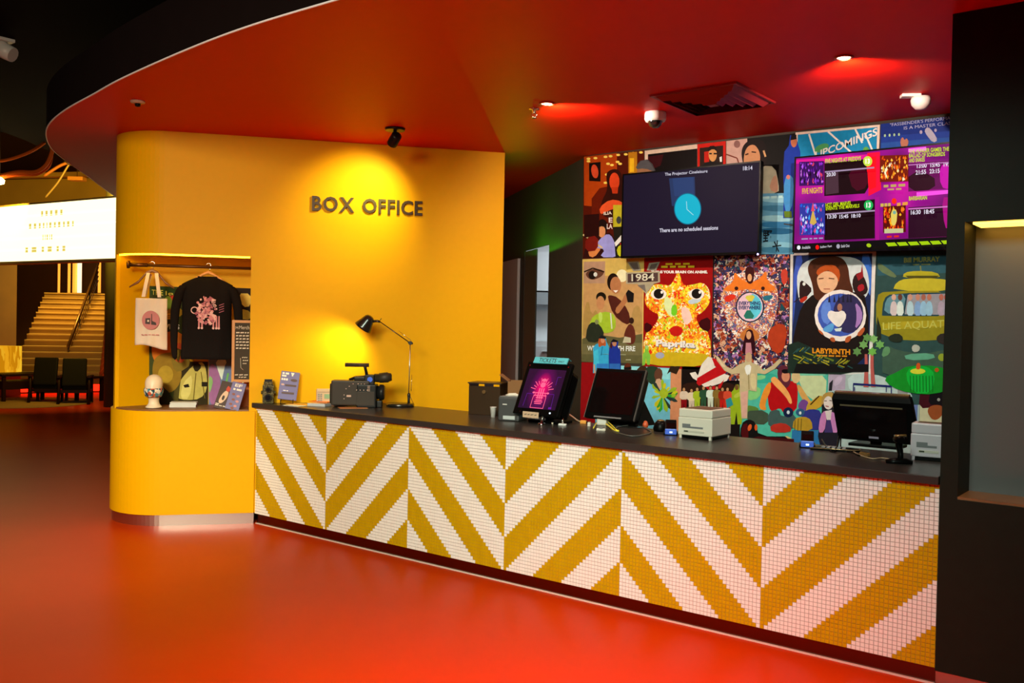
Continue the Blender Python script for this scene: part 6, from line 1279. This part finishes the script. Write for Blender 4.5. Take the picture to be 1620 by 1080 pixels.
# column at the right of the stairs
cl = at_depth(179, 500, 17.5); mb = MB(); mb.lathe([(.001, 0), (.15, 0), (.15, 7.5), (.001, 7.5)], mat('olive_column_paint', (.045, .04, .012), .5), (cl.x, cl.y, 0), 24); mb.build('column', kind='structure')
# stairs
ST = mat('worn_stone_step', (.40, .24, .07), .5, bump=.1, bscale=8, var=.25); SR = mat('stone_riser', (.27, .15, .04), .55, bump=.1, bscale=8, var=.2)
BLs, BRs = at_z(17, 598, 0), at_z(157, 598, 0)
dirx = (BRs-BLs).normalized(); back = Vector((-dirx.y, dirx.x, 0))
if back.dot(FW) < 0: back = -back
t = thing('staircase', 'wide pale stone staircase rising at the back of the hall', 'stairs', BLs)
NS = 15
TLs = at_depth(73, 463, 31.5); TRs = at_depth(172, 463, 31.5)
ztop = TLs.z
for i in range(NS):
    f0, f1 = i/NS, (i+1)/NS
    def mix(A, B, f): v = A.lerp(B, f); return Vector((v.x, v.y, 0))
    A0, B0 = mix(BLs, TLs, f0)-BLs, mix(BRs, TRs, f0)-BLs
    A1, B1 = mix(BLs, TLs, 1)-BLs, mix(BRs, TRs, 1)-BLs
    z0 = ztop*f0 if i else 0; z1 = ztop*f1
    mb = MB(); 
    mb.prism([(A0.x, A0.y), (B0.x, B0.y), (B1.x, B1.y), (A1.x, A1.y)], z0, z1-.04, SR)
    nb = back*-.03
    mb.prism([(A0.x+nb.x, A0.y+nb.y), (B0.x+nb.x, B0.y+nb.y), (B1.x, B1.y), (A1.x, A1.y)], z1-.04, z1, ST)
    mb.build('step', parent=t)
# upper landing
mb = MB(); A1 = TLs-BLs; B1 = TRs-BLs; bk = back*3.0
mb.prism([(A1.x, A1.y), (B1.x+1.5*dirx.x, B1.y+1.5*dirx.y), (B1.x+bk.x, B1.y+bk.y), (A1.x+bk.x, A1.y+bk.y)], 0, ztop-.01, SR); mb.build('landing', parent=t)
# handrail
RB = mat('dark_rail_metal', (.12, .05, .015), .3, metal=.6)
lo = at_depth(107, 548, 26.8); hi = at_depth(156, 416, 31.5)
t = thing('stair_railing', 'dark metal railing with slanting bars running up the middle of the staircase', 'railing', lo)
def along(f, dz): return (hi-lo)*f+Vector((0, 0, dz))
mb = MB(); mb.tube([along(0, 0), along(1, 0)], .035, RB, 8); mb.build('handrail', parent=t)
for k in range(4): mb = MB(); mb.tube([along(0.01, -.14-.15*k), along(1, -.14-.15*k)], .014, RB, 6); mb.build('bar', parent=t)
for f in (.02, .35, .68):
    zz = lo.z+(hi.z-lo.z)*f; stz = max(.0, ztop*f-.0)
    mb = MB(); mb.tube([along(f, .0), along(f, -(zz-stz)+.0)], .024, CHR, 8); mb.build('post', parent=t)
# tube lamps above the landing
for i, (x, w_, lab) in enumerate(((93, .04, 'thin orange light tube farthest left above the staircase'), (109, .045, 'thin orange light tube second from the left above the staircase'), (118, .075, 'broad orange light tube in the middle above the staircase'), (125.5, .075, 'bright white and orange light tube right of the broad one above the staircase'), (157, .05, 'thin yellow light tube right of the railing above the staircase'))):
    A = at_depth(x, 463, 33.5); B = at_depth(x, 415, 33.5)
    mb = MB(); mb.cyl((A.x, A.y, A.z), (A.x, A.y, B.z+.2), w_, w_, mat('orange_tube_glow', (.8, .4, .1), .5, emit=(1, .32, .03), es=1.6) if i != 3 else mat('white_tube_glow', (.8, .6, .4), .5, emit=(1, .7, .42), es=1.8), 10)
    mb.build('light_tube', label=lab, cat='light tube')
# marquee light box
ML, MR = at_depth(-60, 500, 16.4), at_depth(215, 500, 14.0)
dv = Vector((MR.x-ML.x, MR.y-ML.y, 0)); Ld = dv.length; dv.normalize(); nn = Vector((dv.y, -dv.x, 0))
if nn.dot(CAM-ML) < 0: nn = -nn
base = Vector((ML.x, ML.y, 2.60)); MH = .93
t = thing('marquee_sign', 'big glowing white cinema letter board hanging in the hall at the left', 'sign', base)
mb = MB(); q = [Vector((0, 0, 0)), dv*Ld, dv*Ld-nn*.22, -nn*.22]; mb.prism([(v.x, v.y) for v in q], -.04, MH+.03, mat('marquee_case', (.30, .20, .06), .5)); mb.build('case', parent=t)
mb = MB(); LBX = mat('lit_letter_board', (.9, .9, .8), .5, emit=(1, .84, .40), es=2.3)
mb.face([nn*.004, dv*Ld+nn*.004, dv*Ld+nn*.004+Vector((0, 0, MH)), nn*.004+Vector((0, 0, MH))], LBX); mb.build('lit_face', parent=t)
for k in range(1, 5):
    mb = MB(); o_ = nn*.006+Vector((0, 0, MH*k/5)); mb.tube([o_, o_+dv*Ld], .004, mat('clear_rail', (.8, .78, .6), .3, emit=(1, .8, .4), es=3), 5); mb.build('letter_rail', parent=t)
LT = mat('marquee_letter', (.55, .42, .1), .6, emit=(.9, .7, .15), es=.8)
for r, (txt, f0, f1) in enumerate((('I M  A', .49, .62), ('WE ARE OPEN', .42, .68), ('NO W', .50, .56), ('A M  IN', .40, .64))):
    mb = MB(); z = MH*(.78-.21*r); A_ = dv*Ld*f0+nn*.008+Vector((0, 0, z)); B_ = dv*Ld*f1+nn*.008+Vector((0, 0, z))
    for a, b in blocks(len(txt.replace(' ', ''))+2, r+5): mb.face([A_.lerp(B_, a), A_.lerp(B_, a+(b-a)*.6), A_.lerp(B_, a+(b-a)*.6)+Vector((0, 0, .085)), A_.lerp(B_, a)+Vector((0, 0, .085))], LT)
    mb.build('lettering', parent=t)
for f in (.04, .97):
    mb = MB(); mb.cyl(dv*Ld*f-nn*.1+Vector((0, 0, MH+.03)), dv*Ld*f-nn*.1+Vector((0, 0, 4.6)), .012, .012, RB, 8); mb.build('hanger_rod', parent=t)
# beam and exposed services above the sign
OC = mat('ochre_beam_paint', (.34, .22, .035), .6, bump=.15, bscale=3, var=.4)
qbox('beam', -160, 4.0, 330, 4.95, 23, 21, .5, OC, kind='structure')
qbox('trim_2', -150, 4.95, 320, 5.05, 22.6, 20.7, .2, mat('ochre_ledge', (.50, .30, .05), .5), kind='structure')
roof = MB(); roof.prism([tuple(at_depth(x, 300, d).to_2d()) for x, d in ((-320, 36), (330, 36), (420, 12), (-320, 12))], 8.6, 8.8, SOOT); roof.build('ceiling_upper_hall', kind='structure')
OD = mat('orange_lit_cable', (.85, .15, .01), .55, spec=.1); 
def pipe(lab, pts, r, m, cat='cable', nm='cable'):
    mb = MB(); P = [Vector(q) for q in spline([tuple(at_depth(*q)) for q in pts], 5)]
    mb.tube(P, r, m, 8); return mb.build(nm, label=lab, cat=cat)
pipe('single thick orange cable sagging down from the soffit edge at the far left', [(-12, 254, 13), (4, 254, 13), (25, 249, 13), (50, 239, 13), (70, 226, 13.4)], .022, OD)
pipe('upper orange cable of the bundle bending down from the soffit at the left', [(-10, 282, 13), (12, 275, 13), (30, 272, 13), (55, 272, 13), (70, 264, 13), (78, 252, 13), (85, 232, 13)], .028, OD)
pipe('lower orange cable of the bundle bending down from the soffit at the left', [(-10, 286, 13.1), (12, 279, 13.1), (34, 277, 13.1), (58, 276, 13.1), (74, 267, 13.1), (80, 256, 13.1), (82, 240, 13.1), (80, 228, 13.1)], .022, OD)
pipe('thin grey hose hanging slantwise below the soffit edge', [(72, 312, 18), (92, 288, 18), (108, 262, 18), (118, 252, 18)], .02, mat('grey_hose', (.2, .13, .05), .5), 'hose', 'hose')
pipe('thin dark conduit running up behind the orange cables', [(70, 278, 18), (95, 262, 18), (112, 256, 18)], .03, mat('brown_conduit', (.25, .08, .02), .5), 'pipe', 'pipe')
mb = MB(); pp = at_depth(122, 283, 19.5); mb.box(-.16, .16, -.1, .1, -.04, .04, mat('orange_fitting', (.6, .25, .05), .5), .01); mb.cyl((0, 0, .04), (0, 0, 2), .008, .008, RB, 6); o = mb.build('hanging_fitting', label='small orange lit fitting hanging high above the letter board', cat='light fitting', recentre=False); o.location = pp; o.rotation_euler = (0, 0, -YAW)
mb = MB(); pp = at_depth(-1, 287, 13); mb.lathe([(.001, -.05), (.06, -.03), (.07, .02), (.03, .06), (.001, .06)], mat('hot_bulb', (1, .8, .4), .5, emit=(1, .7, .2), es=12), n=16); mb.cyl((0, 0, .05), (0, 0, 1.3), .008, .008, RB, 6); o = mb.build('pendant_bulb', label='glaring yellow bulb at the left edge under the orange cables', cat='lamp', recentre=False); o.location = pp

# red light strip low on the floor, rug, seats
t = thing('red_floor_light', 'long glowing red light strip along the floor behind the lounge chairs', 'light strip', at_z(-60, 622, 0))
A_, B_ = at_z(-60, 624, 0), at_z(215, 619, 0); o_ = t.location
mb = MB(); v = (B_-A_); n2 = Vector((-v.y, v.x, 0)).normalized()
mb.prism([((A_-o_).x, (A_-o_).y), ((B_-o_).x, (B_-o_).y), ((B_-o_+n2*.5).x, (B_-o_+n2*.5).y), ((A_-o_+n2*.5).x, (A_-o_+n2*.5).y)], 0.0, .03, BLKM); mb.build('profile', parent=t)
mb = MB(); mb.prism([((A_-o_).x, (A_-o_).y), ((B_-o_).x, (B_-o_).y), ((B_-o_+n2*.42).x, (B_-o_+n2*.42).y), ((A_-o_+n2*.42).x, (A_-o_+n2*.42).y)], 0.03, .15, mat('red_glow', (.6, .0, .0), .5, emit=(1, .008, .002), es=5)); mb.build('diffuser', parent=t)
rg = at_z(35, 637, 0); mb = MB(); mb.lathe([(.001, 0), (1.25, 0), (1.25, .012), (.001, .014)], mat('olive_rug', (.28, .17, .05), .9, bump=.4, bscale=60), (0, 0, 0), 48); o = mb.build('round_rug', label='round dull olive rug under the low table in the lounge', cat='rug', recentre=False); o.location = rg
LEA = mat('black_leather', (.006, .005, .002), .6, spec=.1); DW = mat('dark_stained_wood', (.014, .003, .001), .5, spec=.15)
def lounge_chair(lab, p, rz, k=1):
    t = thing('lounge_chair', lab, 'chair', p, rz, None); t.scale = (k*.86, k*.86, k*.98)
    mb = MB(Matrix.Translation((0, -.02, .30))@Matrix.Rotation(math.radians(-14), 4, 'X')); mb.box(-.25, .25, -.27, -.19, .0, .56, LEA, .03); mb.build('backrest', parent=t)
    mb = MB(); mb.box(-.25, .25, -.22, .32, .27, .39, LEA, .03); mb.build('seat', parent=t)
    for q in (-1, 1):
        mb = MB(); mb.box(q*.31-.035, q*.31+.035, -.30, .36, .52, .555, DW, .008); mb.build('armrest', parent=t)
        mb = MB(); mb.box(q*.31-.03, q*.31+.03, .26, .32, 0, .52, DW, .004); mb.build('leg', parent=t)
        mb = MB(); mb.tube([(q*.31, -.34, 0), (q*.31, -.22, .30), (q*.31, -.24, .52)], .034, DW, 6); mb.build('leg', parent=t)
        mb = MB(); mb.box(q*.31-.015, q*.31+.015, -.24, .28, .22, .29, DW); mb.build('side_rail', parent=t)
    mb = MB(); mb.box(-.30, .30, -.23, -.20, .22, .28, DW); mb.build('back_rail', parent=t)
    return t
c1 = at_z(76, 636, 0); c2 = at_z(119, 638, 0)
lounge_chair('black lounge chair seen from behind beside the low table left of its twin', c1, math.atan2(c1.y-CAM.y, c1.x-CAM.x)-math.pi/2-.30)
lounge_chair('black lounge chair seen from behind nearest to the yellow wall', c2, math.atan2(c2.y-CAM.y, c2.x-CAM.x)-math.pi/2-.12)
p = at_z(27, 633, 0); t = thing('low_table', 'dark low table on the round rug left of the lounge chairs', 'table', p, YAW*-1+.9)
mb = MB(); mb.box(-.42, .42, -.32, .32, .50, .545, DW, .006); mb.build('tabletop', parent=t)
mb = MB(); mb.box(-.38, .38, -.28, .28, .24, .40, DW, .006); mb.build('drawer_box', parent=t)
for x_ in (-.37, .37):
    for y_ in (-.27, .27): mb = MB(); mb.box(x_-.03, x_+.03, y_-.03, y_+.03, 0, .5, DW); mb.build('leg', parent=t)
p = at_z(141, 634, 0); t = thing('side_table', 'small dark side table at the right of the lounge chairs', 'table', p, .3)
mb = MB(); mb.box(-.22, .22, -.2, .2, .46, .5, DW, .006); mb.build('tabletop', parent=t)
for x_ in (-.17, .17):
    for y_ in (-.15, .15): mb = MB(); mb.box(x_-.03, x_+.03, y_-.03, y_+.03, 0, .46, DW); mb.build('leg', parent=t)
p = at_z(2, 626, 0); t = thing('lamp_cube', 'glowing amber patterned cube lamp on a dark red stand at the left edge', 'lamp', p, .5)
mb = MB(); mb.box(-.26, .26, -.26, .26, 0, .42, mat('dark_red_lacquer', (.12, .01, .01), .4), .01); mb.build('stand', parent=t)
m = blotch('amber_glow_pattern', ['#e8a018', '#d89010', '#f0b828', '#c88008', '#e8a820'], 14, .5, stretch=(1, 1, .3), emit=1.0, distort=.2)
mb = MB(); mb.box(-.27, .27, -.27, .27, .50, 1.05, m, .01); mb.build('lamp_shade', parent=t)
mb = MB(); mb.box(-.2, .2, -.2, .2, .42, .50, DW); mb.build('lamp_foot', parent=t)
# unseen lights added to brighten the stairs and the ochre beam
hp = at_depth(110, 300, 27); hq = at_depth(110, 500, 29.5); area('stair_fill', (hp.x, hp.y, 7.6), (hq.x, hq.y, 1), 2, 300, (1, .66, .12), 2, 70)
bm_ = base+dv*Ld*.5-nn*.6+Vector((0, 0, MH+.3)); bt = at_depth(80, 300, 22); area('beam_fill', bm_, (bt.x, bt.y, 4.7), 2.5, 380, (1, .6, .06), .3)

# ------------------------------------------------------------ families of look-alikes
GROUPS = {'film_poster': 'film posters', 'cutout_figure': 'cut-out figure prints on the poster wall', 'cutout_emblem': 'cut-out emblem prints on the poster wall', 'downlight': 'recessed downlights over the counter',
          'wall_screen': 'screens on the poster wall', 'clothes_hanger': 'hangers in the niche', 'booklet': 'booklets', 'sales_terminal': 'sales terminals on the counter', 'receipt_printer': 'receipt printers on the counter',
          'card_reader': 'card readers on the counter', 'leaflet': 'leaflets on the counter', 'flyer': 'flyers on the counter', 'cable': 'cables', 'light_tube': 'light tubes above the staircase', 'lounge_chair': 'lounge chairs', 'niche_led_glow': 'niche light strips', 'cable_joint': 'cable joints on the counter'}
for o in COL.objects:
    b = o.name.split('.')[0]
    if o.parent is None and b in GROUPS and 'label' in o: o['group'] = GROUPS[b]
